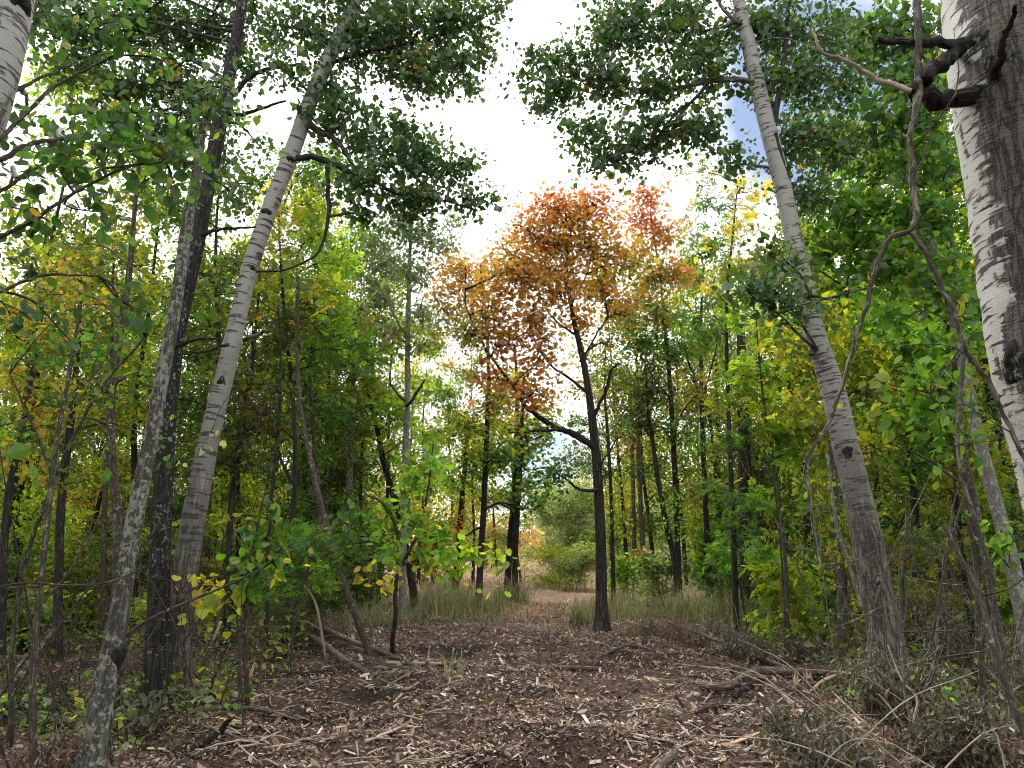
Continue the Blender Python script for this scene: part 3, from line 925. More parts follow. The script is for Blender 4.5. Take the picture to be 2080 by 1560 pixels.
# --- the orange maple in the middle and its neighbours
hero_tree('orange and red maple with a long low limb, alone in the gap',
          [(1224, None, 62), (1222, 1220, 44), (1220, 1100, 40), (1214, 960, 36), (1206, 880, 32), (1196, 800, 27), (1184, 730, 23), (1166, 650, 19), (1152, 560, 14), (1150, 470, 9), (1148, 400, 5)],
          15.2, 15.4, M_DARK, pal='orange', leafmat=M_AUT, tmpl='maple', size=.075, lai=.80, up=.5, droop=.4, name='maple_tree', spread=.22, per=9, limb_r=.028, limbmat=M_DARK,
          limbs=[([(1208, 908, 24), (1180, 888, 22), (1137, 872, 19), (1094, 843, 16), (1060, 813, 14), (1040, 780, 12), (1012, 750, 10), (976, 695, 7), (950, 610, 5), (945, 540, 3)], 15.3, 14.9),
                 ([(1140, 872, 12), (1100, 878, 9), (1060, 880, 6), (1030, 878, 4)], 15.1, 14.8),
                 ([(1196, 800, 12), (1160, 770, 10), (1125, 745, 8), (1090, 700, 6), (1070, 640, 4)], 15.3, 15.0), ([(1206, 852, 12), (1225, 800, 12), (1240, 758, 10), (1258, 738, 5)], 15.3, 15.1, M_BLACK),
                 ([(1168, 680, 8), (1120, 640, 6), (1080, 560, 4)], 15.3, 15.1), ([(1178, 735, 8), (1205, 690, 6), (1235, 640, 4)], 15.3, 15.5), ([(1215, 996, 12), (1180, 995, 10), (1150, 975, 8), (1115, 952, 5), (1080, 955, 3)], 15.2, 14.6),
                 ([(1160, 620, 7), (1190, 560, 5), (1215, 480, 3)], 15.3, 15.6), ([(1218, 945, 9), (1240, 915, 7), (1252, 890, 4)], 15.2, 15.4)],
          clumps=[(1130, 425, 0, 80, 46, 1.0, 'red'), (1195, 420, 0, 60, 46, 1, 'red'), (1075, 470, -.3, 55, 50, .8, 'rust'), (1240, 460, .2, 35, 40, .7, 'rust'), (1120, 500, 0, 90, 60, 1.0), (1200, 510, .2, 70, 60, 1.0), (1060, 560, -.4, 75, 60), (1140, 590, -.5, 80, 50),
                  (1225, 590, .4, 65, 55, .9), (1000, 620, -.3, 60, 55, .9), (1080, 650, -.5, 80, 50), (1175, 650, .3, 60, 40, .8), (960, 680, -.3, 55, 50, .9, 'mixor'), (1030, 700, -.6, 70, 46, .9, 'rust'), (1090, 740, -.5, 65, 38, .8, 'rust'), (1080, 805, -.4, 75, 42, .9, 'rust'),
                  (990, 770, -.4, 50, 45, .7, 'rust'), (1170, 790, .4, 40, 30, .4, 'mixor'), (1130, 960, -.5, 70, 45, .6, 'green'), (1070, 900, -.5, 55, 40, .6, 'yelgreen'), (1280, 540, .6, 40, 50, .8, 'mixor'), (1040, 520, -.3, 50, 55, .7), (1010, 560, -.4, 50, 50, .7), (1250, 520, .4, 50, 50, .8), (1270, 640, .5, 50, 40, .6, 'mixor'), (1110, 690, -.5, 60, 40, .6), (1160, 460, 0, 100, 50, .6), (1240, 700, .4, 40, 36, .4, 'mixor'), (1130, 560, .3, 130, 60, .6), (1010, 660, -.5, 70, 50, .6), (1190, 730, .3, 35, 30, .4, 'mixor'), (1180, 860, .6, 40, 40, .4, 'green')])
hero_tree('slender orange maple just left of the bigger orange one',
          [(972, None, 30), (974, 1180, 25), (983, 1020, 22), (989, 880, 19), (993, 760, 15), (986, 640, 10), (975, 540, 6)], 20.5, 20.6, M_DARK, pal='orange', leafmat=M_AUT, tmpl='maple', size=.085, lai=.85, up=.5, droop=.4,
          name='maple_tree', spread=.24, per=9, limb_r=.022, limbs=[([(984, 1035, 9), (1010, 1022, 8), (1030, 1030, 6)], 20.5, 20.2), ([(978, 1070, 8), (950, 1085, 6), (930, 1105, 4)], 20.5, 20.1)],
          clumps=[(930, 545, 0, 60, 42), (900, 600, 0, 40, 50, .8), (960, 590, 0, 60, 45), (920, 640, 0, 70, 40, .9, 'mixor'), (1000, 560, .3, 40, 40, .8), (870, 680, .2, 50, 30, .4, 'mixor'), (1000, 820, 0, 70, 50, .8, 'mixor'), (950, 870, 0, 80, 50, .8, 'yelgreen'), (1010, 930, -.4, 60, 50, .8, 'green'), (1040, 500, .6, 40, 40, .4), (940, 960, 0, 50, 40, .5, 'green')])
hero_tree('red-topped maple half hidden behind the bigger orange one',
          [(1380, None, 26), (1376, 1100, 22), (1370, 950, 20), (1362, 800, 18), (1352, 680, 14), (1340, 560, 9), (1322, 440, 5)], 20.5, 20.8, M_DARK, pal='orange', leafmat=M_AUT, tmpl='maple', size=.085, lai=.95, up=.5, droop=.4,
          name='maple_tree', spread=.24, per=9, limb_r=.022, limbs=[([(1362, 810, 8), (1330, 770, 6), (1290, 700, 4)], 20.5, 20.3), ([(1366, 880, 7), (1392, 830, 5), (1420, 800, 3)], 20.6, 20.9)],
          clumps=[(1310, 400, 0, 50, 30, 1, 'red'), (1305, 450, 0, 45, 36, 1, 'red'), (1345, 480, 0, 46, 46, 1, 'rust'), (1300, 510, 0, 46, 40, .9), (1330, 560, 0, 70, 46, .9, 'mixor'), (1290, 610, 0, 55, 46, .9), (1370, 560, 0, 50, 50, .8, 'rust'), (1340, 640, -.3, 75, 50, .9, 'mixor'),
                  (1300, 700, -.3, 60, 46, .8, 'green'), (1370, 720, 0, 60, 50, .7, 'green'), (1330, 800, -.5, 60, 46, .6, 'darkolive'), (1380, 880, -.3, 60, 40, .5, 'green'), (1290, 860, 0, 60, 50, .6, 'darkolive'), (1400, 960, 0, 50, 40, .5, 'olive'), (1270, 780, 0, 55, 46, .6, 'olive'), (1410, 780, 0, 50, 50, .6, 'mixor')])

T = hero_tree
T('dark trunk leaning away from its straight twin at the entrance to the clearing', [(1028, None, 26), (1038, 1080, 23), (1046, 980, 22), (1050, 880, 20), (1050, 780, 14), (1045, 700, 8)], 24, 24.2, M_DARK, pal='yelgreen', tmpl='maple', size=.11, lai=.8, up=.5,
  name='tree', limb_r=.02, clumps=[(1060, 930, 0, 60, 50, .8, 'green'), (1020, 870, 0, 60, 40), (1080, 1020, -.4, 60, 40, .6, 'green'), (1000, 1000, -.4, 45, 40, .5), (1040, 780, 0, 60, 50, .7, 'mixor'), (1090, 980, 0, 40, 40, .5, 'green'), (990, 920, .3, 60, 50, .7), (950, 1000, .3, 50, 40, .5, 'lime'), (1080, 860, .3, 60, 40, .6)], spread=.24, per=9)
T('straight dark trunk rooted in tall grass at the entrance to the pale clearing', [(1046, None, 30), (1046, 1150, 22), (1050, 1050, 21), (1056, 950, 20), (1060, 860, 16), (1064, 760, 9)], 23.2, 23.2, M_DARK, pal='green', tmpl='maple', size=.11, lai=.8, up=.5,
  limb_r=.02, limbs=[([(1044, 1025, 8), (1015, 1022, 7), (990, 1030, 5)], 23.2, 22.9)], clumps=[(1090, 880, 0, 50, 40, .7), (1060, 1000, -.5, 55, 30, .5), (1110, 830, 0, 50, 40, .6, 'yelgreen')], spread=.24, per=9)
T('dark snapped-looking trunk with a red creeper climbing it', [(924, None, 26), (930, 1120, 22), (938, 1020, 20), (946, 930, 18), (950, 880, 14)], 24.5, 24.5, M_DARK, pal='red', tmpl='kite', size=.09, lai=.9,
  clumps=[(926, 1100, -.3, 12, 35, .8), (930, 1060, -.3, 12, 30, .8), (920, 1130, -.4, 14, 22, .5, 'orange'), (945, 930, 0, 40, 30, .6, 'yelgreen'), (950, 870, .2, 60, 35, .7, 'lime')], spread=.12)
T('tall grey-leaved poplar with a pale upright stem, left of the orange maples', [(818, None, 34), (818, 1180, 27), (820, 1050, 25), (824, 920, 23), (828, 800, 21), (828, 690, 19), (831, 580, 16), (834, 480, 12), (838, 400, 6)], 17.6, 18.2, M_PALE,
  pal='graygreen', tmpl='poplar', size=.075, lai=.75, leafmat=M_WAXY, limb_r=.018, name='poplar_tree', limbs=[([(824, 825, 12), (850, 790, 9), (862, 770, 5)], 17.8, 17.7, M_DARK), ([(822, 815, 8), (800, 790, 6), (790, 770, 4)], 17.8, 17.9, M_DARK), ([(822, 680, 8), (790, 620, 6), (760, 560, 4), (735, 500, 3)], 17.9, 18.2)],
  clumps=[(800, 470, 0, 60, 45), (860, 480, 0, 60, 45), (900, 500, .3, 40, 40, .8), (790, 540, 0, 60, 45), (850, 560, 0, 45, 50), (760, 500, .3, 46, 40, .8), (780, 610, 0, 60, 42), (850, 640, 0, 50, 40, .9), (740, 580, .3, 40, 50, .7), (800, 680, 0, 55, 36, .8, 'olive'), (870, 700, 0, 50, 36, .7, 'olive'), (830, 420, 0, 50, 40, .8), (920, 450, .4, 40, 30, .5), (735, 660, .3, 46, 46, .7, 'mixor')])
T('crooked blackish trunk bent at the foot, beside the grey-leaved poplar', [(850, None, 36), (838, 1190, 29), (822, 1100, 26), (800, 1010, 24), (782, 950, 22), (768, 880, 19), (756, 830, 14), (745, 790, 8)], 19.2, 19.3, M_BLACK, pal='yelgreen', tmpl='ash', size=.22, lai=1.0, up=.4, droop=.6,
  limb_r=.02, clumps=[(760, 790, 0, 60, 50), (820, 850, -.4, 60, 50, .9, 'lime'), (880, 880, -.4, 70, 60, 1, 'lime'), (900, 810, 0, 60, 40, .8, 'green'), (850, 940, -.6, 60, 40, .7, 'lime'), (780, 900, 0, 50, 50, .7), (700, 830, 0, 50, 50, .6, 'green'), (740, 770, -.2, 60, 50, 1.0), (770, 830, -.4, 50, 40, 1.0, 'lime'), (720, 880, -.2, 50, 50, .8, 'olive')], spread=.2, per=6)
T('straight grey trunk in shade behind the snapped leaning sapling', [(704, None, 30), (704, 1150, 26), (707, 1040, 24), (712, 930, 22), (716, 820, 19), (720, 700, 12)], 18.6, 18.6, M_LICHEN, pal='green', tmpl='ash', size=.22, lai=1.0, up=.4, droop=.6,
  limb_r=.02, clumps=[(720, 690, 0, 70, 46), (760, 730, -.4, 60, 46), (680, 740, 0, 60, 46, .8), (700, 800, 0, 50, 40, .6, 'olive')], spread=.2, per=6)
T('tall yellow-green tree beside the leaning white poplar', [(578, None, 22), (584, 1180, 19), (594, 1050, 18), (600, 920, 17), (592, 780, 15), (580, 660, 13), (572, 560, 9), (566, 440, 5)], 13.2, 13.4, M_DARK, pal='yelgreen', tmpl='ash', size=.20, lai=1.35, up=.4, droop=.7,
  limb_r=.02, limbs=[([(598, 985, 10), (575, 940, 8), (560, 900, 5)], 13.2, 13.1), ([(602, 780, 11), (606, 650, 9), (604, 520, 5)], 13.2, 13.6)],
  clumps=[(620, 420, .3, 80, 60), (560, 440, 0, 50, 60, .9, 'yellow'), (650, 480, .4, 70, 50, 1, 'lime'), (590, 510, 0, 80, 50), (680, 540, .4, 50, 50, 1, 'lime'), (560, 590, 0, 60, 50, .9), (640, 590, 0, 70, 50), (600, 660, -.2, 80, 50, .9, 'darkolive'), (680, 640, .2, 50, 46, 1, 'lime'), (560, 700, 0, 50, 40, .8, 'darkolive'), (690, 710, 0, 60, 40, .9, 'green'), (640, 740, 0, 60, 40, .8, 'green'), (600, 360, .4, 50, 40, .7, 'green'), (650, 330, .5, 60, 50, .8, 'green')], spread=.2, per=6)
T('thin dark tree with clusters of withered brown leaves behind the leaning poplar', [(540, None, 18), (545, 1100, 15), (556, 960, 14), (566, 850, 12), (570, 720, 8), (565, 620, 4)], 12.0, 12.0, M_DARK, pal='brown', tmpl='kite', size=.10, lai=.9,
  limb_r=.014, clumps=[(500, 830, 0, 46, 40, 1), (530, 870, -.2, 40, 30, 1), (560, 790, 0, 50, 50, .8, 'darkolive'), (480, 760, .2, 40, 50, .7, 'darkolive'), (420, 700, .3, 40, 60, .8, 'darkolive'), (440, 600, .3, 40, 60, .7, 'olive')], spread=.14)
T('pale-stemmed poplar rising beside the birch, stem mottled', [(2120, None, 46), (2064, 1180, 40), (2030, 1050, 36), (1998, 930, 32), (1972, 820, 29), (1952, 720, 26), (1925, 600, 21), (1890, 480, 16), (1860, 380, 10)], 7.6, 8.2, M_PALE, ws=.75, pal='green', tmpl='round', size=.085, lai=1.3, name='poplar_tree',
  limb_r=.018, clumps=[(1760, 430, .5, 90, 60), (1860, 330, .3, 80, 70), (1800, 540, .5, 80, 60), (1890, 450, .3, 60, 70), (1700, 500, 1, 70, 60), (1900, 560, 0, 60, 60, .9), (1830, 640, .5, 70, 50, .8, 'fresh'), (1800, 250, .6, 70, 60, .9, 'poplar'), (1880, 230, .3, 60, 70, .7, 'poplar')])
T('slim grey tree with round green leaves behind the pale-stemmed poplar', [(2040, None, 40), (1985, 1050, 30), (1950, 880, 27), (1940, 700, 24), (1938, 560, 20), (1925, 400, 14), (1900, 250, 8)], 9.6, 9.9, M_SAP, pal='green', tmpl='round', size=.085, lai=1.3,
  limb_r=.018, clumps=[(1850, 80, 0, 90, 80, 1, 'poplar'), (1760, 90, .4, 80, 80, 1, 'poplar'), (1830, 180, 0, 80, 70, .9, 'poplar'), (1900, 330, 0, 60, 80), (1780, 340, .5, 80, 70), (1850, 480, 0, 80, 60), (1940, 620, 0, 50, 60, .9), (1880, 700, 0, 70, 60, .9, 'fresh'), (1780, 640, .5, 70, 60, .9, 'fresh'), (1740, 740, .8, 60, 60, .8, 'yelgreen')])
T('bright lime ash sapling glowing in front of the stout leaning poplar', [(1600, None, 16), (1596, 1150, 14), (1580, 1000, 12), (1560, 880, 10), (1545, 760, 7), (1535, 640, 4)], 11.6, 11.4, M_SAP, pal='lime', tmpl='ash', size=.19, lai=1.15, up=.5, droop=.7,
  name='ash_sapling', limb_r=.012, clumps=[(1580, 700, 0, 70, 42), (1530, 745, 0, 60, 40), (1600, 760, .2, 60, 36), (1490, 760, .2, 50, 34, .9), (1560, 810, 0, 70, 40, .9), (1480, 820, .3, 60, 40, .8, 'yelgreen'), (1620, 830, .2, 50, 40, .8), (1500, 640, .2, 50, 36, .8), (1580, 880, 0, 70, 46, .8, 'yelgreen'), (1500, 900, .3, 60, 46, .7, 'green'), (1640, 900, .3, 50, 46, .7, 'yelgreen'), (1560, 640, .2, 46, 40, .8)], spread=.16, per=5)
T('slender tree with a spray of yellow leaves beside the stout poplar, halfway up', [(1496, None, 24), (1490, 1100, 20), (1484, 950, 18), (1478, 780, 15), (1476, 620, 11), (1490, 460, 7), (1500, 360, 4)], 14.5, 14.6, M_DARK, pal='yelgreen', tmpl='ash', size=.20, lai=1.1, up=.4, droop=.6,
  limb_r=.016, clumps=[(1515, 390, 0, 46, 50, 1, 'yellow'), (1500, 460, 0, 50, 46, 1, 'yellow'), (1450, 420, .3, 60, 60, .7, 'green'), (1420, 350, .3, 50, 60, .6, 'olive'), (1480, 540, 0, 60, 46, .9), (1440, 580, -.3, 40, 30, 1, 'yellow'), (1440, 500, .3, 60, 50, .8, 'green'), (1520, 540, 0, 46, 40, .9), (1400, 640, .2, 60, 46, .7, 'green'), (1460, 680, 0, 56, 46, .8, 'green')], spread=.18, per=6)
T('straight blackish trunk with forked upper branches right of the red-topped maple', [(1442, None, 26), (1438, 1120, 22), (1432, 1000, 20), (1427, 880, 18), (1424, 760, 15), (1424, 640, 10), (1430, 540, 5)], 21.5, 21.6, M_BLACK, pal='green', tmpl='kite', size=.09, lai=.8,
  limb_r=.02, limbs=[([(1425, 805, 10), (1405, 750, 8), (1390, 700, 5)], 21.5, 21.4), ([(1430, 800, 8), (1445, 740, 6), (1462, 660, 4)], 21.5, 21.7)], clumps=[(1410, 560, 0, 60, 50, .9), (1450, 620, 0, 50, 50, .8), (1390, 640, 0, 40, 40, .6), (1440, 700, 0, 50, 46, .5), (1410, 900, -.5, 50, 30, .7, 'fresh'), (1470, 480, 0, 50, 50, .7), (1400, 470, .2, 50, 50, .6, 'olive')])
T('thick trunk wrapped in withered vines right of the gap', [(1522, None, 46), (1518, 1150, 36), (1514, 1020, 33), (1512, 900, 30), (1508, 780, 26), (1504, 660, 18)], 19.0, 19.0, M_DARK, ws=.85, pal='darkolive', tmpl='kite', size=.10, lai=1.1, limb_r=.014,
  clumps=[(1540, 960, -.4, 30, 60, .9, 'brown'), (1550, 1060, -.4, 26, 60, .9, 'brown'), (1556, 1130, -.3, 22, 40, .7, 'brown'), (1500, 850, 0, 50, 50, .8, 'yelgreen'), (1530, 780, 0, 50, 46, .8, 'green'), (1545, 900, -.3, 30, 46, .8)], spread=.16)
T('slim dark stem close behind the lone orange maple', [(1246, None, 18), (1244, 1100, 15), (1240, 980, 14), (1234, 880, 12), (1228, 790, 8), (1230, 700, 4)], 19.5, 19.6, M_DARK, pal='green', tmpl='kite', size=.10, lai=.8, limb_r=.014,
  clumps=[(1250, 760, 0, 50, 50, .8), (1240, 690, 0, 40, 46, .7, 'darkolive'), (1265, 860, 0, 36, 40, .6), (1255, 1000, 0, 40, 40, .5, 'fresh'), (1250, 1060, -.3, 40, 30, .5, 'fresh')])
T('grey trunk with a red creeper on its lower half, right of the lone maple', [(1312, None, 24), (1306, 1120, 19), (1300, 1000, 18), (1296, 880, 16), (1292, 760, 10)], 25, 25, M_SAP, pal='red', tmpl='kite', size=.09, lai=.9, limb_r=.014,
  clumps=[(1297, 1140, -.3, 10, 34, 1), (1314, 1130, -.3, 8, 20, .7), (1290, 800, 0, 50, 50, .7, 'green'), (1280, 900, 0, 40, 40, .5, 'gold'), (1310, 960, 0, 40, 40, .5, 'green')], spread=.1)
T('slim straight trunk a step to the left of the creeper-clad grey one', [(1290, None, 20), (1288, 1100, 16), (1286, 980, 15), (1282, 860, 13), (1280, 760, 8)], 26, 26, M_SAP, pal='gold', tmpl='kite', size=.10, lai=.7, limb_r=.014, clumps=[(1270, 830, 0, 40, 50, .7), (1300, 880, 0, 40, 40, .6), (1270, 760, 0, 46, 46, .7, 'mixor')])
T('curving trunk swinging left as it rises, right of the creeper-clad pair', [(1380, None, 26), (1368, 1130, 21), (1350, 1050, 20), (1336, 970, 18), (1326, 900, 16), (1316, 830, 12), (1312, 740, 7)], 20.0, 20.2, M_DARK, pal='green', tmpl='kite', size=.10, lai=.8, limb_r=.014,
  clumps=[(1320, 740, 0, 50, 46, .8, 'darkolive'), (1310, 840, 0, 46, 46, .9, 'darkolive'), (1350, 870, 0, 40, 40, .5), (1380, 1020, -.2, 50, 36, .5, 'fresh'), (1350, 1080, -.2, 40, 30, .4, 'fresh')])
T('curved slim trunk left of the lichen-spotted one, bowing as it climbs', [(232, None, 30), (238, 1130, 26), (236, 1020, 25), (226, 900, 22), (226, 820, 22), (240, 700, 21), (258, 590, 19), (268, 500, 16), (276, 400, 12), (290, 290, 7)], 8.4, 8.6, M_SAP, ws=.68, pal='olive', tmpl='kite', size=.085, lai=1.0, limb_r=.014,
  limbs=[([(236, 690, 8), (190, 760, 7), (110, 830, 6), (0, 865, 5), (-60, 875, 4)], 8.4, 7.6), ([(222, 865, 8), (180, 848, 6), (130, 858, 4)], 8.4, 8.0), ([(232, 930, 8), (212, 880, 6), (190, 850, 3)], 8.4, 8.6)],
  clumps=[(230, 440, .3, 80, 50, .8), (300, 420, .3, 60, 50, .8), (150, 500, .3, 80, 50, .8), (290, 540, .2, 60, 46, .7), (180, 620, .2, 70, 46, .7), (90, 600, .3, 70, 46, .7), (120, 720, .2, 70, 46, .6, 'green'), (280, 760, 0, 60, 40, .5, 'green')])
T('thin grey sapling in the lower left corner, standing in bracken', [(78, None, 21), (66, 1420, 18), (74, 1270, 17), (90, 1120, 16), (100, 1020, 15), (118, 880, 13), (140, 760, 10), (165, 620, 6)], 5.7, 6.2, M_SAP, ws=.75, pal='olive', tmpl='kite', size=.08, lai=1.0, limb_r=.010,
  limbs=[([(70, 1240, 8), (120, 1190, 7), (180, 1100, 6), (200, 1050, 4)], 5.8, 6.2), ([(84, 1190, 8), (0, 1195, 6), (-60, 1200, 5)], 5.8, 5.8)], clumps=[(100, 800, .4, 90, 60, .4, 'olive'), (60, 900, .4, 70, 60, .35, 'green'), (170, 900, .3, 60, 60, .3, 'green')])
for lab, u, Y, w, lean, top, pal_ in (('dark upright trunk, third deep in the left wood behind the curved slim one', 118, 11.5, 30, 46, 600, 'olive'), ('slim dark trunk at the left edge leaning right among yellowing leaves', 4, 10.5, 26, 80, 640, 'gold'),
                                      ('straight thin trunk between the curved slim one and the lichen-spotted one', 210, 13.5, 20, 20, 560, 'yelgreen'), ('slim leaning trunk right behind the foot of the white poplar', 462, 14.0, 24, 60, 640, 'olive'),
                                      ('thin trunk between the white poplar and the yellow-green tree', 420, 17.0, 20, 26, 600, 'darkolive'), ('slim trunk in the shade left of the snapped leaning sapling', 652, 15.5, 20, -30, 640, 'green'),
                                      ('thin trunk a stride right of the shaded grey one', 660, 21.0, 18, 10, 680, 'olive'), ('slim stem far left behind the bracken', 30, 14.0, 22, 60, 520, 'olive')):
    cl = [(u + lean * (1110 - v) / 500 + du, v, dy, 70, 50, .9) for v, du, dy in ((top - 60, 10, 0), (top, -40, .3), (top + 40, 50, -.2), (top + 120, -30, 0), (top + 190, 30, .2), (top + 290, -10, .3))]
    T(lab, [(u, None, w), (u + lean * .1, 1050, w * .85), (u + lean * .45, 900, w * .75), (u + lean * .8, 750, w * .6), (u + lean, top, w * .4), (u + lean * 1.1, top - 100, w * .2)], Y, Y + .2, M_DARK if w > 20 else M_SAP, clumps=cl, pal=pal_, tmpl='kite', size=.10, lai=1.25,
      limb_r=.012, branch_parts=False, sides=12, nseg=40, ws=.62, group='slim trunks of the left wood')
for lab, u, Y, w, lean, top, pal_ in (('thin dark pole in front of the vine-wrapped trunk, leaning right', 1705, 10.0, 18, -40, 700, 'yelgreen'), ('slim double-kinked stem just left of the stout poplar foot', 1716, 11.0, 16, -34, 760, 'olive'),
                                      ('dark trunk in the thicket right of the stout poplar', 1862, 12.5, 28, -30, 560, 'green'), ('slim trunk deep in the thicket beyond the stout poplar', 1790, 15.0, 22, -40, 480, 'green'),
                                      ('leaning thin trunk in the thicket under the birch', 1990, 11.0, 24, -110, 560, 'yelgreen'), ('shaded trunk behind the lime ash sapling', 1640, 16.0, 24, -20, 560, 'yelgreen'),
                                      ('slim pale trunk between the black-looking one and the vine-wrapped one', 1462, 27.0, 18, -8, 720, 'olive'), ('grey trunk at the right edge of the thicket', 2075, 13.0, 32, -90, 420, 'green')):
    cl = [(u + lean * (1110 - v) / 500 + du, v, dy, 80, 56, 1.0) for v, du, dy in ((top - 60, 10, 0), (top, -50, .3), (top + 30, 60, -.2), (top + 120, -40, 0), (top + 190, 40, .2), (top + 290, -20, .3), (top + 380, 20, 0))]
    T(lab, [(u, None, w), (u + lean * .1, 1050, w * .85), (u + lean * .45, 900, w * .75), (u + lean * .8, 750, w * .6), (u + lean, top, w * .4), (u + lean * 1.1, top - 100, w * .2)], Y, Y + .2, M_DARK if w > 20 else M_SAP, clumps=cl, pal=pal_, tmpl='kite', size=.10, lai=1.25,
      limb_r=.012, branch_parts=False, sides=12, nseg=40, ws=.62, group='slim trunks of the right wood')


# --- woods further back: a few kinds, copied
def local_tree(H, r, z0, width, pal, n_leaf, tmpl, size, mat, nclump=12, lean=.4):
    g, lg = Geo(), Geo()
    wob = np.cumsum(RNG.normal(0, .12, (6, 2)), axis=0)
    pts = np.array([[wob[k, 0] * (k > 0) + lean * k / 5, wob[k, 1] * (k > 0), H * k / 5 - (.15 if k == 0 else 0)] for k in range(6)])
    rad = np.array([r, r * .85, r * .7, r * .5, r * .3, r * .08])
    sp, _ = tube(g, pts, rad, 30, 8, .02, .3)
    pool = sp[6:]
    for k in range(nclump):
        z = z0 + (H * 1.02 - z0) * (k + .5 + RNG.uniform(-.3, .3)) / nclump
        f = math.sin(math.pi * min(.97, .18 + .8 * (z - z0) / (H - z0))) ** .6
        a = k * 2.4 + RNG.uniform(-.5, .5)
        rr = width * f * RNG.uniform(.25, .75)
        ax = np.array([np.interp(z, sp[:, 2], sp[:, 0]), np.interp(z, sp[:, 2], sp[:, 1]), z])
        c = ax + np.array([rr * math.cos(a), rr * math.sin(a), 0])
        R = np.array([1, 1, .7]) * width * f * RNG.uniform(.45, .65)
        grow_clump(c, R, n_leaf / nclump, pool, g, lg, tmpl, size, .2, .5, pal if isinstance(pal, str) else pal[k % len(pal)], 12, .24, r * .3, .007, 6)
    return g.mesh('trunk', mat), lg.mesh('crown', M_LEAF, smooth=False, bc=False)


PROTO = {}
for key, args in {
    'g1': (10.5, .075, 1.6, 2.0, ['green', 'yelgreen', 'green'], 6500, 'kite', .11, M_DARK), 'g2': (11.5, .08, 2.2, 1.9, ['green', 'fresh'], 6500, 'kite', .11, M_SAP),
    'y1': (9.5, .07, 1.4, 2.0, ['yelgreen', 'olive', 'gold'], 6500, 'kite', .11, M_SAP), 'y2': (10.0, .07, 1.6, 2.0, ['lime', 'yelgreen'], 6500, 'kite', .11, M_DARK),
    'o1': (10.5, .075, 1.8, 2.0, ['olive', 'gold', 'olive', 'yelgreen'], 6500, 'kite', .11, M_DARK), 'd1': (11.5, .085, 2.0, 2.0, ['poplar', 'darkolive', 'green'], 6500, 'kite', .11, M_DARK)}.items():
    PROTO[key] = [local_tree(*args) for _ in range(2)]

BG = []


KINDNAME = {'g1': 'green and lime', 'g2': 'fresh green', 'y1': 'yellow-green and gold', 'y2': 'lime', 'o1': 'olive and gold', 'd1': 'dark green'}


def back_tree(key, X, Y, label, group, s=1.0):
    label = label.format(KINDNAME[key])
    group = group + ', ' + KINDNAME[key]
    k = len(BG) % 2
    tm, cm = PROTO[key][k]
    root = thing('tree', label, 'tree', (X, Y, float(hgt(X, Y))), group)
    root.rotation_euler = (0, 0, RNG.uniform(0, 6.28))
    root.scale = (s, s, s * RNG.uniform(.92, 1.08))
    link('trunk', tm, root)
    link('crown', cm, root)
    BG.append(root)


def scatter(n, xr, yr, dmin, ok=lambda x, y: True):
    out = []
    tries = 0
    while len(out) < n and tries < 6000:
        tries += 1
        x, y = RNG.uniform(*xr), RNG.uniform(*yr)
        if ok(x, y) and all((x - a) ** 2 + (y - b) ** 2 > dmin * dmin for a, b in out):
            out.append((x, y))
    return out


for x, y in scatter(36, (-24, -3.4), (12.5, 30), 1.6, lambda x, y: x > -.80 * y and x < -1.8 - .15 * y):
    back_tree(['y1', 'o1', 'g1', 'd1', 'y2', 'g1', 'y2'][RNG.integers(7)], x, y, 'slim {} tree crowded deep in the left wood', 'trees crowded in the left wood', RNG.uniform(.8, 1.08))
for x, y in scatter(38, (4.0, 24), (11.5, 30), 1.6, lambda x, y: x < .80 * y and x > 3.2 + .2 * y):
    back_tree(['g1', 'g2', 'y2', 'g1', 'y1', 'd1'][RNG.integers(6)], x, y, 'slim {} tree crowded deep in the right wood', 'trees crowded in the right wood', RNG.uniform(.8, 1.1))
for x, y in scatter(24, (-40, 40), (40, 62), 3.4, lambda x, y: abs(x - .5) > 5.5 and abs(x) < .78 * y):
    back_tree(['g1', 'y1', 'o1', 'd1', 'y2'][RNG.integers(5)], x, y, 'distant {} tree standing beyond the pale clearing', 'trees beyond the clearing', RNG.uniform(.8, 1.15))


for u, Y, key, f in ((770, 26, 'y2', 1.1), (850, 29, 'y2', 1.0), (905, 34, 'y1', 1.05), (960, 31, 'g1', .95), (1010, 38, 'o1', .9), (1060, 31, 'g2', .72), (735, 22, 'g1', 1.0), (1275, 28, 'o1', 1.1), (1300, 36, 'y1', 1.1), (1335, 26, 'd1', .95), (1395, 30, 'g1', 1.15), (1430, 36, 'o1', 1.2), (1475, 27, 'y2', 1.15), (690, 28, 'd1', 1.15), (1540, 31, 'g1', 1.2), (1240, 34, 'g1', .85), (810, 36, 'o1', 1.1), (640, 24, 'y2', 1.1), (980, 46, 'y1', 1.0)):
    p_ = GY(u, Y)
    back_tree(key, p_[0], p_[1], 'slender {} tree standing back from the path edge', 'trees set back from the gap', f)


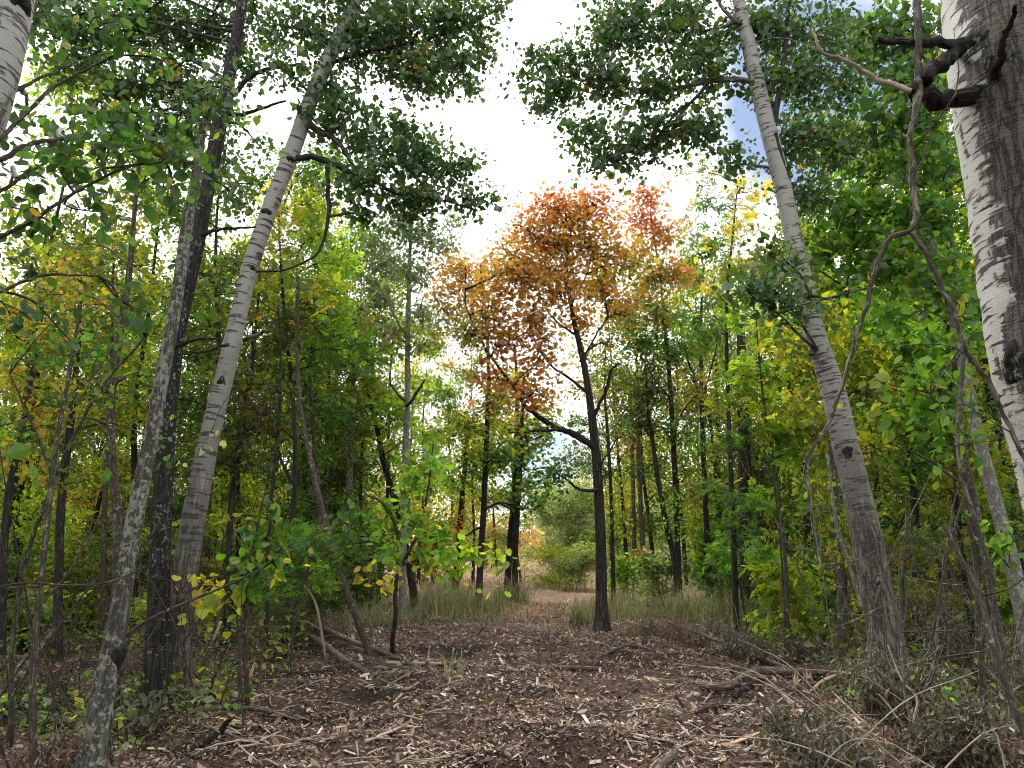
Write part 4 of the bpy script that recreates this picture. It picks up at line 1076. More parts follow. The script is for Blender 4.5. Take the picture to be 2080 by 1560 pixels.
# --- far wood that reads as one mass
def far_wood():
    lg, g = Geo(), Geo()
    for k in range(260):
        x = RNG.uniform(-85, 85)
        y = RNG.uniform(62, 95)
        px = x / y * FPX + 1040
        Hh = RNG.uniform(6.5, 12)
        if 980 < px < 1230:
            Hh = RNG.uniform(3.0, 4.6)
        z0 = float(hgt(x, y))
        n = 620
        d = RNG.normal(0, 1, (n, 3))
        d /= np.linalg.norm(d, axis=1)[:, None]
        pos = np.array([x, y, z0 + Hh * .55]) + d * RNG.random((n, 1)) ** .4 * np.array([2.6, 2.6, Hh * .52])
        pal = ['green', 'olive', 'yelgreen', 'sage', 'gold', 'graygreen', 'pink'][RNG.integers(7)]
        lg.add(*leaf_arrays('kite', pos, RNG.uniform(.3, .6, n), .3, .3, pick(pal, n)))
    o = link('forest', lg.mesh('forest', M_LEAF, smooth=False, bc=False))
    o['kind'] = 'stuff'
    o['label'] = 'far-off low autumn woods along the edge of the clearing'
    o['category'] = 'woods'


far_wood()


# ------------------------------------------------------------------ bushes and saplings
def bush(label, u, v, Y, w, h, pal, tmpl='willow', size=.09, lai=2.2, stems=9, mat=M_SAP, leafmat=None, group=None, name='bush', droop=.4, up=.2):
    base = GY(u, Y) if v is None else G(u, v)
    m = mpp(base)
    W, Hh = w * m * .5, h * m
    g, lg = Geo(), Geo()
    tips = []
    root = thing(name, label, name.split('_')[-1], base, group)
    for k in range(stems):
        a = RNG.uniform(0, 6.28)
        rr = W * RNG.uniform(.2, .8)
        tip = base + np.array([rr * math.cos(a), rr * math.sin(a) * .8, Hh * RNG.uniform(.5, .85)])
        b0 = base + np.array([RNG.normal(0, .08), RNG.normal(0, .08), -.05])
        sg = Geo()
        q, _ = tube(sg, [b0, b0 * .5 + tip * .5 + np.array([0, 0, .12 * Hh]), tip], [.018, .012, .005], 9, 5, wob=.4)
        ggg = sg
        R = np.array([.55, .5, .42]) * np.array([W, W, Hh * .62])
        n = 3.14 * W * Hh * .5 / (size * size * (.3 if tmpl != 'willow' else .14)) * lai * 1.8 / stems
        c = tip * .85 + base * .15
        grow_clump(c, R, n, q[3:], sg, lg, tmpl, size, up, droop, pal if isinstance(pal, str) else pal[k % len(pal)], 10, .12, .008, .004, 5)
        cl = base + np.array([W * .75 * math.cos(a + 1), W * .5 * math.sin(a + 1), Hh * RNG.uniform(.1, .32)])
        grow_clump(cl, np.array([.45 * W, .4 * W, .17 * Hh]), n * .4, q[1:4], sg, lg, tmpl, size, up, droop, pal if isinstance(pal, str) else pal[k % len(pal)], 10, .12, .006, .003, 5)
        link('stem', sg.mesh('stem', mat, base, col=False), root)
    link('crown', lg.mesh('crown', leafmat or M_LEAF, base, smooth=False, bc=False), root)
    return root


bush('silvery sage-green willow bush at the back of the pale clearing', 1120, 1156, 0, 150, 200, 'sage', size=.17, lai=1.7, name='willow_bush')
bush('taller sage willow bush reaching above the spreading shrub', 1165, 1160, 0, 130, 215, ['sage', 'sage', 'graygreen'], size=.17, lai=1.6, name='willow_bush')
bush('grey willow bush behind the slim stem right of the lone maple', 1262, 1165, 0, 130, 170, ['sage', 'graygreen'], size=.17, lai=1.4, name='willow_bush')
bush('pale willow bush beyond the curving trunk', 1350, 1165, 0, 140, 170, ['sage', 'graygreen'], size=.17, lai=1.4, name='willow_bush')
bush('yellow-green spreading shrub at the edge of the pale clearing behind the lone maple', 1160, 1197, 0, 180, 105, ['sage', 'sage', 'yelgreen'], size=.13, lai=1.7, name='shrub')
bush('orange-leaved tree crown low behind the lone maple trunk', 1180, None, 52, 70, 220, ['gold', 'gold', 'orange'], tmpl='kite', size=.2, lai=1.0, name='orange_bush')
bush('leafy green shrub left of the red creeper trunk, far side of the grass', 880, None, 30, 120, 160, ['gold', 'olive'], tmpl='kite', size=.16, lai=1.3, name='shrub')
bush('pinkish-brown shrub behind the twin dark trunks', 1000, None, 44, 90, 120, ['pink', 'olive', 'sage'], tmpl='kite', size=.2, lai=1.0, name='shrub')
bush('green shrub between the lone maple and the creeper-clad trunks', 1272, 1222, 0, 90, 110, ['fresh', 'lime'], tmpl='kite', size=.11, lai=1.3, name='shrub')
bush('low leafy shrub at the foot of the curving trunk', 1345, 1225, 0, 110, 130, ['sage', 'green'], tmpl='kite', size=.11, lai=1.3, name='shrub')
bush('dark green maple shrub beside the vine-wrapped trunk', 1478, 1225, 0, 120, 190, ['green', 'fresh'], tmpl='maple', size=.13, lai=1.2, name='shrub')
bush('dark green shrub in the shade left of the crooked trunk', 735, 1250, 0, 150, 170, ['green', 'darkolive'], tmpl='kite', size=.10, lai=1.5, name='shrub')
bush('deep green low shrub behind the bare bent stem', 660, 1240, 0, 140, 110, ['green', 'darkolive'], tmpl='kite', size=.10, lai=1.5, name='shrub')
bush('grey-green shrub in the left wood behind the lichen-spotted trunk', 470, 1225, 0, 150, 140, ['green', 'graygreen'], tmpl='kite', size=.09, lai=1.1, name='shrub')
bush('pale fern-like shrub at the left edge, yellowing at the tips', 40, 1330, 0, 190, 150, ['olive', 'sage', 'yelgreen'], tmpl='ash', size=.22, lai=1.2, name='shrub', up=.8)
bush('dull green shrub in front of the curved slim trunk', 190, 1260, 0, 160, 170, ['green', 'darkolive'], tmpl='kite', size=.08, lai=.9, name='shrub')


# --- undergrowth thickets: a few kinds of shrub, copied
def shrub_proto(pals, W, Hh, n, tmpl, size):
    sg, lg = Geo(), Geo()
    for k in range(7):
        a, rr = RNG.uniform(0, 6.28), W * RNG.uniform(.2, .8)
        tip = np.array([rr * math.cos(a), rr * math.sin(a), Hh * RNG.uniform(.55, .95)])
        q, _ = tube(sg, [np.array([RNG.normal(0, .1), RNG.normal(0, .1), -.05]), tip * .5 + [0, 0, .1 * Hh], tip], [.016, .011, .004], 9, 5, wob=.4)
        grow_clump(tip * .8, np.array([.55 * W, .55 * W, .36 * Hh]), n / 7, q[2:], sg, lg, tmpl, size, .1, .4, pals[k % len(pals)], 9, .13, .007, .004, 5)
    for k in range(6):
        a, rr = RNG.uniform(0, 6.28), W * RNG.uniform(.5, 1.0)
        c = np.array([rr * math.cos(a), rr * math.sin(a), Hh * RNG.uniform(.12, .35)])
        grow_clump(c, np.array([.5 * W, .5 * W, .2 * Hh]), n / 12, q[1:4], sg, lg, tmpl, size, .1, .4, pals[k % len(pals)], 9, .13, .006, .003, 5)
    return sg.mesh('stem', M_SAP, col=False), lg.mesh('crown', M_LEAF, smooth=False, bc=False)


SHR = [(shrub_proto(p, w, h, n, t, z), nm) for p, w, h, n, t, z, nm in (
    (['green', 'fresh'], .8, 1.7, 1100, 'kite', .10, 'green'), (['olive', 'yelgreen'], .8, 2.0, 1100, 'kite', .10, 'olive-yellow'), (['graygreen', 'sage', 'green'], .9, 1.5, 1300, 'willow', .12, 'grey-green'),
    (['darkolive', 'green'], .8, 2.3, 1200, 'kite', .10, 'dark green'), (['yelgreen', 'lime'], .7, 1.8, 900, 'ash', .18, 'lime'))]
for lab, grp, n, xr, yr, cond in (
    ('{} shrub low in the left wood', 'shrubs of the left wood', 55, (-26, -2), (12.5, 38), lambda x, y: x > -.76 * y and x < -.9 - .15 * y),
    ('{} shrub low in the right wood', 'shrubs of the right wood', 60, (2, 28), (11.5, 38), lambda x, y: x < .76 * y and x > 1.9 + .19 * y),
    ('{} bush on the far side of the pale clearing', 'bushes beyond the clearing', 46, (-40, 40), (38, 62), lambda x, y: abs(x) < .74 * y and abs(x + .03 * y) > 3.0 + (y < 50) * 2.0)):
    for x, y in scatter(n, xr, yr, 1.1 if n > 50 else 2.0, cond):
        i = RNG.integers(len(SHR))
        (sm, cm), nm = SHR[i]
        f = RNG.uniform(.75, 1.2) * (1.0 if y < 36 else 1.7)
        root = thing('shrub', lab.format(nm), 'shrub', (x, y, float(hgt(x, y))), grp + ', ' + nm)
        root.rotation_euler = (0, 0, RNG.uniform(0, 6.28))
        root.scale = (f, f, f * RNG.uniform(.8, 1.2))
        link('stem', sm, root)
        link('crown', cm, root)


# --- the wood goes on unseen beside and behind the viewer, thickened to cut light
def near_wood():
    lg, g = Geo(), Geo()
    spots = scatter(90, (-26, 26), (-26, 16), 2.2, lambda x, y: abs(x) > .86 * max(y, 0) + 3.2 or y < -2.5)
    for x, y in spots:
        Hh = RNG.uniform(9, 13)
        tube(g, [np.array([x, y, -.1]), np.array([x + RNG.normal(0, .4), y, Hh * .5]), np.array([x + RNG.normal(0, .6), y, Hh])], [.12, .09, .02], 10, 7)
        n = 1100
        d = RNG.normal(0, 1, (n, 3))
        d /= np.linalg.norm(d, axis=1)[:, None]
        pos = np.array([x, y, Hh * .62]) + d * RNG.random((n, 1)) ** .4 * np.array([2.0, 2.0, Hh * .44])
        lg.add(*leaf_arrays('kite', pos, RNG.uniform(.16, .32, n), .3, .3, pick(['green', 'poplar', 'yelgreen'][RNG.integers(3)], n)))
    V = len(lg.V)
    o = link('forest', lg.mesh('forest', M_LEAF, smooth=False, bc=False))
    o['kind'] = 'stuff'
    o['label'] = 'unseen leafy woods going on beside and behind the viewpoint'
    o['category'] = 'woods'
    o2 = link('trunks', g.mesh('trunks', M_DARK, col=False), o)
    o2['kind'] = 'stuff'


near_wood()

UND = []
for side, lab, grp, cols, n, xr, cond in (
    ('l', 'thin leafy sapling low down in the left undergrowth', 'saplings of the left undergrowth', ['green', 'olive', 'yelgreen', 'darkolive', 'green'], 26, (-14, -2.0), lambda x, y: x > -.74 * y and x < -.8 - .19 * y),
    ('r', 'thin leafy sapling low down in the right undergrowth', 'saplings of the right undergrowth', ['green', 'yelgreen', 'fresh', 'olive', 'green'], 30, (3, 15), lambda x, y: x < .74 * y and x > 1.2 + .2 * y)):
    for k, (x, y) in enumerate(scatter(n, xr, (9.5, 21), .8, cond)):
        hh = RNG.uniform(1.6, 3.8)
        base = np.array([x, y, float(hgt(x, y))])
        g, lg = Geo(), Geo()
        tip = base + np.array([RNG.normal(0, .35), RNG.normal(0, .3), hh])
        q, _ = tube(g, [base - [0, 0, .05], (base + tip) / 2 + RNG.normal(0, .1, 3), tip], [.022, .014, .004], 12, 5, wob=.4)
        for j in range(6):
            z = RNG.uniform(.25, 1.0)
            c = q[int(z * 11)] + np.array([RNG.normal(0, .3), RNG.normal(0, .3), .05])
            grow_clump(c, np.array([.38, .38, .22]), 42, q[2:], g, lg, ['kite', 'ash'][k % 2], .085 if k % 2 == 0 else .17, .5, .5, cols[k % 5], 8, .09, .006, .003, 5)
        root = thing('sapling', lab, 'sapling', base, grp)
        link('stem', g.mesh('stem', M_SAP, base, col=False), root)
        link('crown', lg.mesh('crown', M_LEAF, base, smooth=False, bc=False), root)


# --- near plants whose leaves can be told apart one by one
def single_leaf_mesh(tmpl, c):
    V, Tt, Q = LEAF[tmpl]
    F = ([np.array(Tt)] if len(Tt) else []) + ([np.array(Q)] if len(Q) else [])
    V = V.copy()
    V[:, 2] += RNG.uniform(-.25, .05) * V[:, 1] ** 2 + RNG.uniform(-.1, .3) * np.abs(V[:, 0])
    return mesh_np('leaf', V, F, M_LEAF, np.repeat(np.array([c]), len(V), 0))


def leafy_plant(label, name, stems, mats, clumps, pal, tmpl, size, nmax, up=.5, droop=.8, per=5, spread=.08, extra=0, group=None, lpal=None, ybase=None):
    """stems: list of (px path, Y0, Y1); clumps in photograph pixels; leaves are objects of their own"""
    sps = []
    base = None
    root = None
    for k, (pts, a, b) in enumerate(stems):
        wp, wr = px_path(pts, a, b)
        if base is None:
            base = wp[0].copy()
            root = thing(name, label, name.split('_')[-1], base, group)
        g = Geo()
        q, _ = tube(g, wp, wr, max(10, 6 * len(wp)), 7, .02, wob=.1)
        link('stem' if k == 0 else 'branch', g.mesh('stem', mats, base), root)
        sps.append(q)
    pool = np.vstack(sps)
    protos = [single_leaf_mesh(tmpl, c) for c in pick(pal, 14, jit=.25)]
    spots = []
    tg = Geo()
    yb = ybase if ybase is not None else stems[0][1]
    for cl in clumps:
        u, v, dY, ru, rv, n = cl[:6]
        c = P(u, v, yb + dY)
        m = mpp(c)
        R = np.array([ru, .5 * (ru + rv), rv]) * m
        a = pool[np.argmin(np.linalg.norm(pool - c, axis=1) + .5 * np.maximum(0, pool[:, 2] - c[2]))]
        lp, _ = tube(tg, [a, (a + c) / 2 + RNG.normal(0, .05, 3), c], [.008, .006, .003], 7, 4, cap=False, wob=.4)
        ns = max(1, n // per)
        d = RNG.normal(0, 1, (ns, 3))
        d /= np.linalg.norm(d, axis=1)[:, None]
        subs = c + d * RNG.random((ns, 1)) ** .45 * R
        A = lp[RNG.integers(2, len(lp), ns)]
        twigs(tg, A, subs, .0035, .0012)
        for j in range(ns):
            for q in range(per):
                f = (q + .5) / per
                p = A[j] * (1 - f) * .6 + subs[j] * (1 - .6 * (1 - f)) + RNG.normal(0, spread * .5, 3)
                spots.append((p, subs[j] - A[j], q, cl[6] if len(cl) > 6 else None))
    link('twigs', tg.mesh('twigs', mats, base, col=False), root)['kind'] = 'stuff'
    random.shuffle(spots)
    if len(spots):
        fg = Geo()
        m_ = int(len(spots) * 1.3)
        pp = np.array([spots[k % len(spots)][0] for k in range(m_)]) + RNG.normal(0, spread * 1.5, (m_, 3))
        cc = np.array([pick(spots[k % len(spots)][3] or pal, 1)[0] for k in range(m_)])
        fg.add(*leaf_arrays(tmpl, pp, size * RNG.uniform(.55, .9, m_), .25, droop, cc))
        link('foliage', fg.mesh('foliage', M_LEAF, base, smooth=False, bc=False), root)['kind'] = 'stuff'
    alt = {}
    import mathutils
    for i, (p, d, q, pl) in enumerate(spots[:nmax]):
        if pl:
            if pl not in alt:
                alt[pl] = [single_leaf_mesh(tmpl, c) for c in pick(pl, 8, jit=.2)]
            me = random.choice(alt[pl])
        else:
            me = random.choice(protos)
        o = link('leaf', me, root)
        nrm = RNG.normal(0, .8, 3) + np.array([0, -.35, up * .9])
        nrm /= np.linalg.norm(nrm)
        dr = d / (np.linalg.norm(d) + 1e-6) + RNG.normal(0, .6, 3) + np.array([0, 0, -droop])
        dr -= nrm * dr.dot(nrm)
        dr /= np.linalg.norm(dr)
        x = np.cross(dr, nrm)
        s = size * RNG.uniform(.7, 1.2)
        M = mathutils.Matrix.Identity(4)
        for r in range(3):
            M[r][0], M[r][1], M[r][2] = x[r] * s, dr[r] * s, nrm[r] * s
            M[r][3] = p[r] - base[r]
        o.matrix_local = M
    return root


leafy_plant('overhanging branch of broad dark green leaves close to the viewer, upper left', 'box_elder_tree', [([(-520, None, 60), (-360, 1000, 50), (-230, 600, 40), (-160, 300, 26)], 3.4, 3.5), ([(-260, 700, 15), (-60, 520, 10), (60, 455, 8), (120, 415, 7), (260, 340, 5), (400, 330, 3)], 3.4, 3.6), ([(-220, 560, 13), (-40, 330, 9), (60, 222, 8), (120, 170, 7), (260, 100, 5), (340, 60, 3)], 3.4, 4.2),
            ([(-240, 640, 10), (-60, 610, 7), (80, 560, 6), (200, 560, 3)], 3.4, 3.7)], M_SAP,
            [(180, 290, .2, 80, 45, 30), (260, 240, .3, 70, 50, 26), (120, 340, .2, 80, 45, 26), (300, 320, .2, 80, 40, 30), (390, 330, .2, 60, 40, 20), (340, 400, .2, 60, 36, 16), (60, 440, .2, 70, 40, 20), (200, 430, .2, 70, 40, 18), (270, 80, .6, 80, 50, 26), (220, 30, .6, 90, 40, 18), (340, 130, .6, 50, 40, 10), (60, 560, .3, 70, 36, 14), (250, 650, .3, 60, 22, 12), (310, 640, .3, 40, 20, 8), (20, 640, .2, 50, 30, 10), (150, 700, .4, 60, 30, 8)],
            'poplar', 'oval', .082, 290, up=.4)
leafy_plant('bright green box elder sapling reaching over the path, yellow tips', 'box_elder_sapling', [([(797, None, 11), (800, 1250, 10), (806, 1150, 9), (800, 1070, 8), (770, 1020, 6), (740, 1005, 4)], 11.3, 9.6), ([(804, 1160, 7), (850, 1080, 6), (870, 980, 4), (880, 900, 3)], 10.4, 9.6), ([(806, 1150, 6), (880, 1130, 5), (960, 1130, 4), (1020, 1140, 3)], 10.4, 9.4), ([(800, 1090, 6), (740, 1100, 5), (690, 1110, 3)], 10.2, 9.8)], M_SAP,
            [(820, 960, 0, 60, 36, 24), (870, 940, 0, 46, 40, 22), (830, 1000, 0, 60, 36, 24), (790, 1030, .2, 50, 30, 14), (740, 1060, .2, 50, 40, 20, 'green'), (720, 1110, .2, 50, 40, 20, 'green'), (780, 1110, 0, 60, 40, 24), (850, 1060, 0, 60, 36, 20), (840, 1120, 0, 60, 36, 24), (900, 1090, -.1, 50, 30, 20), (900, 1130, -.1, 60, 26, 26, 'lime'), (960, 1120, -.2, 50, 24, 22, 'lime'), (1010, 1140, -.3, 34, 16, 14, 'lime'), (780, 1160, 0, 60, 30, 12, 'yellow'), (730, 1170, .2, 50, 26, 8, 'yellow'), (930, 1160, -.2, 40, 16, 10, 'lime'), (880, 1010, 0, 40, 30, 10, 'yellow')],
            'fresh', 'oval', .135, 300, up=.5, ybase=9.6)
leafy_plant('young basswood with round green and yellow leaves in front of the white poplar foot', 'basswood_sapling', [([(505, None, 11), (500, 1300, 10), (505, 1180, 8), (520, 1080, 6), (540, 990, 4)], 8.3, 8.0), ([(503, 1240, 6), (470, 1200, 5), (425, 1190, 3)], 8.2, 8.0), ([(506, 1180, 6), (550, 1140, 5), (575, 1110, 3)], 8.2, 8.0)], M_SAP,
            [(520, 1070, 0, 40, 30, 14), (560, 1120, 0, 34, 30, 14), (500, 1130, 0, 40, 30, 14), (430, 1200, 0, 36, 30, 16, 'yellow'), (460, 1230, 0, 40, 26, 12, 'yelgreen'), (520, 1190, 0, 36, 26, 12), (480, 1170, 0, 36, 26, 12), (440, 1225, 0, 30, 16, 8, 'yellow'), (575, 1130, 0, 20, 20, 4, 'yellow'), (540, 1020, 0, 36, 26, 8)],
            'green', 'round', .125, 130, up=.1, droop=1.2, ybase=8.0)
leafy_plant('sapling with broad fresh leaves in front of the pale-stemmed poplar, lower right', 'cherry_sapling', [([(2000, None, 14), (1990, 1250, 12), (1970, 1050, 10), (1930, 900, 8), (1890, 800, 4)], 6.4, 6.2), ([(1985, 1180, 8), (2030, 1120, 6), (2060, 1100, 3)], 6.3, 6.1), ([(1955, 980, 7), (1880, 930, 5), (1830, 910, 3)], 6.2, 6.2)], M_SAP,
            [(1860, 760, .1, 60, 36, 22), (1920, 740, .1, 50, 36, 16), (1830, 830, .1, 60, 36, 20), (1900, 840, .1, 60, 36, 22), (1960, 800, .1, 50, 40, 16, 'green'), (1890, 910, .1, 60, 30, 18), (1980, 890, .1, 50, 36, 14, 'green'), (2050, 1120, 0, 40, 30, 10), (2040, 1070, 0, 40, 26, 8), (1800, 780, .2, 50, 30, 12, 'yelgreen'), (1780, 870, .2, 50, 40, 14, 'yelgreen'), (1960, 700, .2, 50, 40, 14, 'green'), (2000, 650, .2, 40, 50, 12, 'green')],
            'fresh', 'oval', .12, 190, up=.4, ybase=6.2)
leafy_plant('loose spray of dull green leaves hanging across the grey trunks on the left', 'maple_sapling', [([(20, None, 12), (40, 1200, 10), (110, 980, 8), (200, 800, 6), (290, 690, 4)], 6.8, 6.4), ([(110, 980, 6), (60, 850, 5), (20, 760, 3)], 6.6, 6.6), ([(160, 870, 5), (230, 860, 4), (330, 900, 3)], 6.5, 6.3)], M_SAP,
            [(120, 640, .1, 80, 40, 30), (200, 720, .1, 70, 40, 26), (60, 740, .2, 70, 40, 24), (270, 640, 0, 60, 36, 16), (120, 800, .2, 70, 40, 20), (330, 920, -.1, 36, 30, 10), (220, 800, .1, 60, 30, 12), (50, 880, .2, 60, 40, 14), (420, 900, 0, 26, 20, 8, 'sage'), (150, 980, .1, 80, 40, 16, 'olive')],
            'green', 'oval', .085, 170, up=.7, ybase=6.4)


# --- wilted cut brush
def wilted(label, u, v, w, h, n, stems, pal='wilt', size=.085, name='wilted_brush', group=None, up=None, mat=M_DEADWOOD, seed=None, arch=.6):
    base = G(u, v)
    m = mpp(base)
    W, Hh = w * m * .5, h * m
    root = thing(name, label, 'brush', base, group)
    lg = Geo()
    for k in range(stems):
        a = RNG.uniform(0, 6.28)
        rr = W * RNG.uniform(.35, 1.0)
        st = base + np.array([RNG.normal(0, W * .3), RNG.normal(0, W * .2), -.02])
        tip = base + np.array([rr * math.cos(a), rr * math.sin(a) * .6, Hh * RNG.uniform(.25, .95)])
        mid = st * .45 + tip * .55 + np.array([0, 0, Hh * arch * RNG.uniform(.2, .6)])
        sg = Geo()
        q, _ = tube(sg, [st, mid, tip], [.011, .008, .003], 12, 5, wob=.5)
        nt = 9
        A = q[RNG.integers(3, 12, nt)]
        B = A + RNG.normal(0, .16, (nt, 3)) * (1, 1, .5) + np.array([0, 0, -.05])
        twigs(sg, A, B, .0035, .0012)
        link('stem', sg.mesh('stem', mat, base, col=False), root)
        nn = n // stems
        i = RNG.integers(0, nt, nn)
        f = RNG.random((nn, 1))
        pos = A[i] * (1 - f) + B[i] * f + RNG.normal(0, .025, (nn, 3))
        lg.add(*leaf_arrays('curl', pos, size * np.exp(RNG.normal(0, .25, nn)), 0, 3.0, pick(pal, nn)))
    link('foliage', lg.mesh('foliage', M_DRYLEAF, base, smooth=True, bc=False), root)['kind'] = 'stuff'
    return root


wilted('heap of wilted grey-green shoots against the foot of the left trunks', 330, 1425, 190, 210, 900, 14)
wilted('wilted shoots trailing low in front of the lichen-spotted trunk', 280, 1500, 170, 90, 300, 7)
wilted('broad heap of wilted brush at the foot of the stout leaning poplar', 1830, 1470, 330, 150, 1300, 18)
wilted('wilted brush sprawling in the lower right corner', 1960, 1575, 360, 190, 1300, 18)
wilted('wilted shoots spilling onto the wood chips right of the log pile', 1620, 1500, 190, 120, 600, 10)
wilted('low wilted shoots at the bottom edge of the right brush', 1700, 1600, 240, 130, 600, 10)
wilted('rusty brown heap of dried leaves behind the log pile', 1420, 1320, 190, 70, 800, 12, 'deadbrown')
wilted('drooping dry brush between the log pile and the vine-wrapped trunk', 1540, 1345, 200, 80, 800, 12, ['wilt'][0])
wilted('dark tangle of dry brush behind the stout leaning poplar', 1960, 1400, 260, 230, 900, 14)
wilted('tangle of dead stems at the left edge above the fallen log', 60, 1440, 240, 160, 500, 14, 'deadbrown')
wilted('brown dead bracken clump in front of the thin corner sapling', 150, 1575, 230, 90, 600, 12, 'deadbrown')
wilted('rusty dried brush heap beside the far end of the log pile', 1640, 1345, 170, 70, 700, 12, 'deadbrown')
wilted('brown brush heap behind the fallen branches on the left', 640, 1300, 170, 45, 400, 10, 'deadbrown')
wilted('rusty brush heap right of the lone maple foot', 1345, 1292, 150, 45, 500, 10, 'deadbrown')
wilted('dry twiggy heap under the yellow-leaved basswood', 520, 1345, 160, 60, 300, 8, 'deadbrown')


# ------------------------------------------------------------------ logs, fallen branches, stumps, sticks
def wood(name, label, pts, mat, group=None, cat=None, sides=9, side_twigs=0, rough=.03, ends=None, n=None, wob=.04, ws=.74):
    """pts: (u, v, height above ground, width px) lying on the ground, or (u, v, Y, width, 'air')"""
    W, Rr = [], []
    for p in pts:
        q = P(p[0], p[1], p[2]) if len(p) > 4 else G(p[0], p[1], p[2])
        r = .5 * p[3] * mpp(q) * ws
        if len(p) <= 4:
            q[2] += r * .6
        W.append(q)
        Rr.append(r)
    base = W[0].copy()
    g = Geo()
    q, rr = tube(g, W, Rr, n or max(10, 6 * len(W)), sides, rough, wob=wob)
    me = g.mesh(name, mat, base)
    if ends or side_twigs:
        root = thing(name, label, cat or name.split('_')[-1], base, group)
        so = link('stem', me, root)
        for k in range(side_twigs):
            i = RNG.integers(len(q) // 4, len(q) - 1)
            d = RNG.normal(0, 1, 3)
            d[2] = abs(d[2]) * .5
            d /= np.linalg.norm(d)
            tg = Geo()
            L = RNG.uniform(.2, .6)
            tube(tg, [q[i], q[i] + d * L * .5 + RNG.normal(0, .04, 3), q[i] + d * L], [rr[i] * .4, rr[i] * .25, .0015], 7, 4, wob=.4)
            link('twig', tg.mesh('twig', mat, base), so)
        for e in ends or ():
            splinters(root, base, q[0] if e == 0 else q[-1], (q[0] - q[1]) if e == 0 else (q[-1] - q[-2]), rr[0] if e == 0 else rr[-1])
        return root
    return link(name, me, None, base, label=label, category=cat or name.split('_')[-1], group=group)


def splinters(root, base, p, d, r, n=7, L=3.2):
    d = d / np.linalg.norm(d)
    for k in range(n):
        o = RNG.normal(0, 1, 3)
        o -= d * o.dot(d)
        o /= np.linalg.norm(o)
        s = p + o * r * RNG.uniform(.2, .9) - d * r * .6
        e = s + d * r * L * RNG.uniform(.5, 1.3) + o * r * RNG.uniform(-.2, .7)
        x = np.cross(d, o)
        w, t = r * RNG.uniform(.15, .35), r * .10
        V = [s + x * w + o * t, s - x * w + o * t, s - x * w - o * t, s + x * w - o * t, (s + e) / 2 + x * w * .8 + o * t, (s + e) / 2 - x * w * .6 + o * t, (s + e) / 2 - x * w * .6 - o * t, (s + e) / 2 + x * w * .8 - o * t, e]
        Q = [(0, 1, 5, 4), (1, 2, 6, 5), (2, 3, 7, 6), (3, 0, 4, 7), (0, 3, 2, 1)]
        Tt = [(4, 5, 8), (5, 6, 8), (6, 7, 8), (7, 4, 8)]
        g = Geo()
        g.add(np.array(V), Tt, Q)
        link('splinter', g.mesh('splinter', M_SPLIT, base, smooth=False), root)


def stump(label, u, v, w, h, n=8):
    b = G(u, v)
    m = mpp(b)
    g = Geo()
    tube(g, [b - [0, 0, .05], b + [0, 0, h * m * .45]], [w * m * .5, w * m * .42], 6, 9, .05)
    root = thing('stump', label, 'stump', b)
    link('base', g.mesh('base', M_LOG, b), root)
    splinters(root, b, b + np.array([0, 0, h * m * .4]), np.array([RNG.normal(0, .1), RNG.normal(0, .1), 1.0]), w * m * .45, n, h / w * 1.5)


wood('snapped_sapling', 'snapped sapling leaning left, its foot torn into orange splinters', [(757, 1346, 11.2, 24, 1), (735, 1280, 11.2, 24, 1), (700, 1185, 11.3, 22, 1), (662, 1060, 11.4, 20, 1), (634, 940, 11.5, 18, 1), (612, 830, 11.6, 15, 1), (603, 700, 11.7, 12, 1), (606, 560, 11.8, 7, 1)], M_SAP, cat='tree', ws=.6, ends=[0], side_twigs=5)
wood('bent_stem', 'bare whitish stem bent over like a hook behind the fallen branches', [(662, 1338, 11.4, 10, 1), (652, 1280, 11.4, 10, 1), (640, 1225, 11.4, 9, 1), (622, 1195, 11.3, 7, 1), (604, 1180, 11.2, 5, 1), (560, 1172, 11.0, 3, 1)], M_STICK, cat='stem', ws=.5, side_twigs=2)
wood('pale_pole', 'pale stripped pole propped at a slant beside the white poplar foot', [(400, 1378, 0, 8), (425, 1320, 8.9, 8, 1), (449, 1262, 8.8, 7, 1)], M_STICK, cat='pole')
wood('dead_limb', 'long dead limb dangling from the birch, forking beside the stout leaning poplar',
     [(1862, 0, 2.95, 20, 1), (1858, 90, 2.95, 20, 1), (1862, 180, 2.95, 24, 1), (1846, 270, 2.95, 17, 1), (1850, 350, 3.0, 18, 1), (1852, 470, 3.0, 17, 1), (1805, 500, 3.05, 15, 1), (1770, 590, 3.1, 14, 1), (1738, 680, 3.15, 13, 1), (1712, 770, 3.2, 12, 1), (1688, 850, 3.2, 11, 1), (1652, 920, 3.25, 9, 1), (1640, 970, 3.3, 7, 1), (1650, 1080, 3.35, 5, 1), (1662, 1150, 3.4, 3, 1)], M_DEADWOOD, cat='limb', ws=.68, wob=.2, side_twigs=7, n=90, rough=.07)
wood('dead_limb', 'dead grey limb slanting down from the fork towards the birch trunk', [(1852, 472, 3.0, 16, 1), (1885, 520, 3.0, 16, 1), (1925, 600, 3.0, 15, 1), (1960, 690, 3.0, 14, 1), (2000, 760, 3.05, 14, 1), (2040, 850, 3.1, 13, 1), (2090, 960, 3.1, 12, 1)], M_DEADWOOD, cat='limb', ws=.68, wob=.2, side_twigs=4, n=60, rough=.05)
wood('dead_limb', 'peeled greyish limb poking up to the left of the dangling one', [(1850, 186, 2.95, 17, 1), (1800, 165, 2.97, 15, 1), (1760, 145, 3.0, 14, 1), (1715, 120, 3.0, 12, 1), (1672, 100, 3.0, 9, 1), (1650, 58, 3.0, 5, 1)], M_STICK, cat='limb', ws=.68, wob=.2, side_twigs=1, rough=.05)
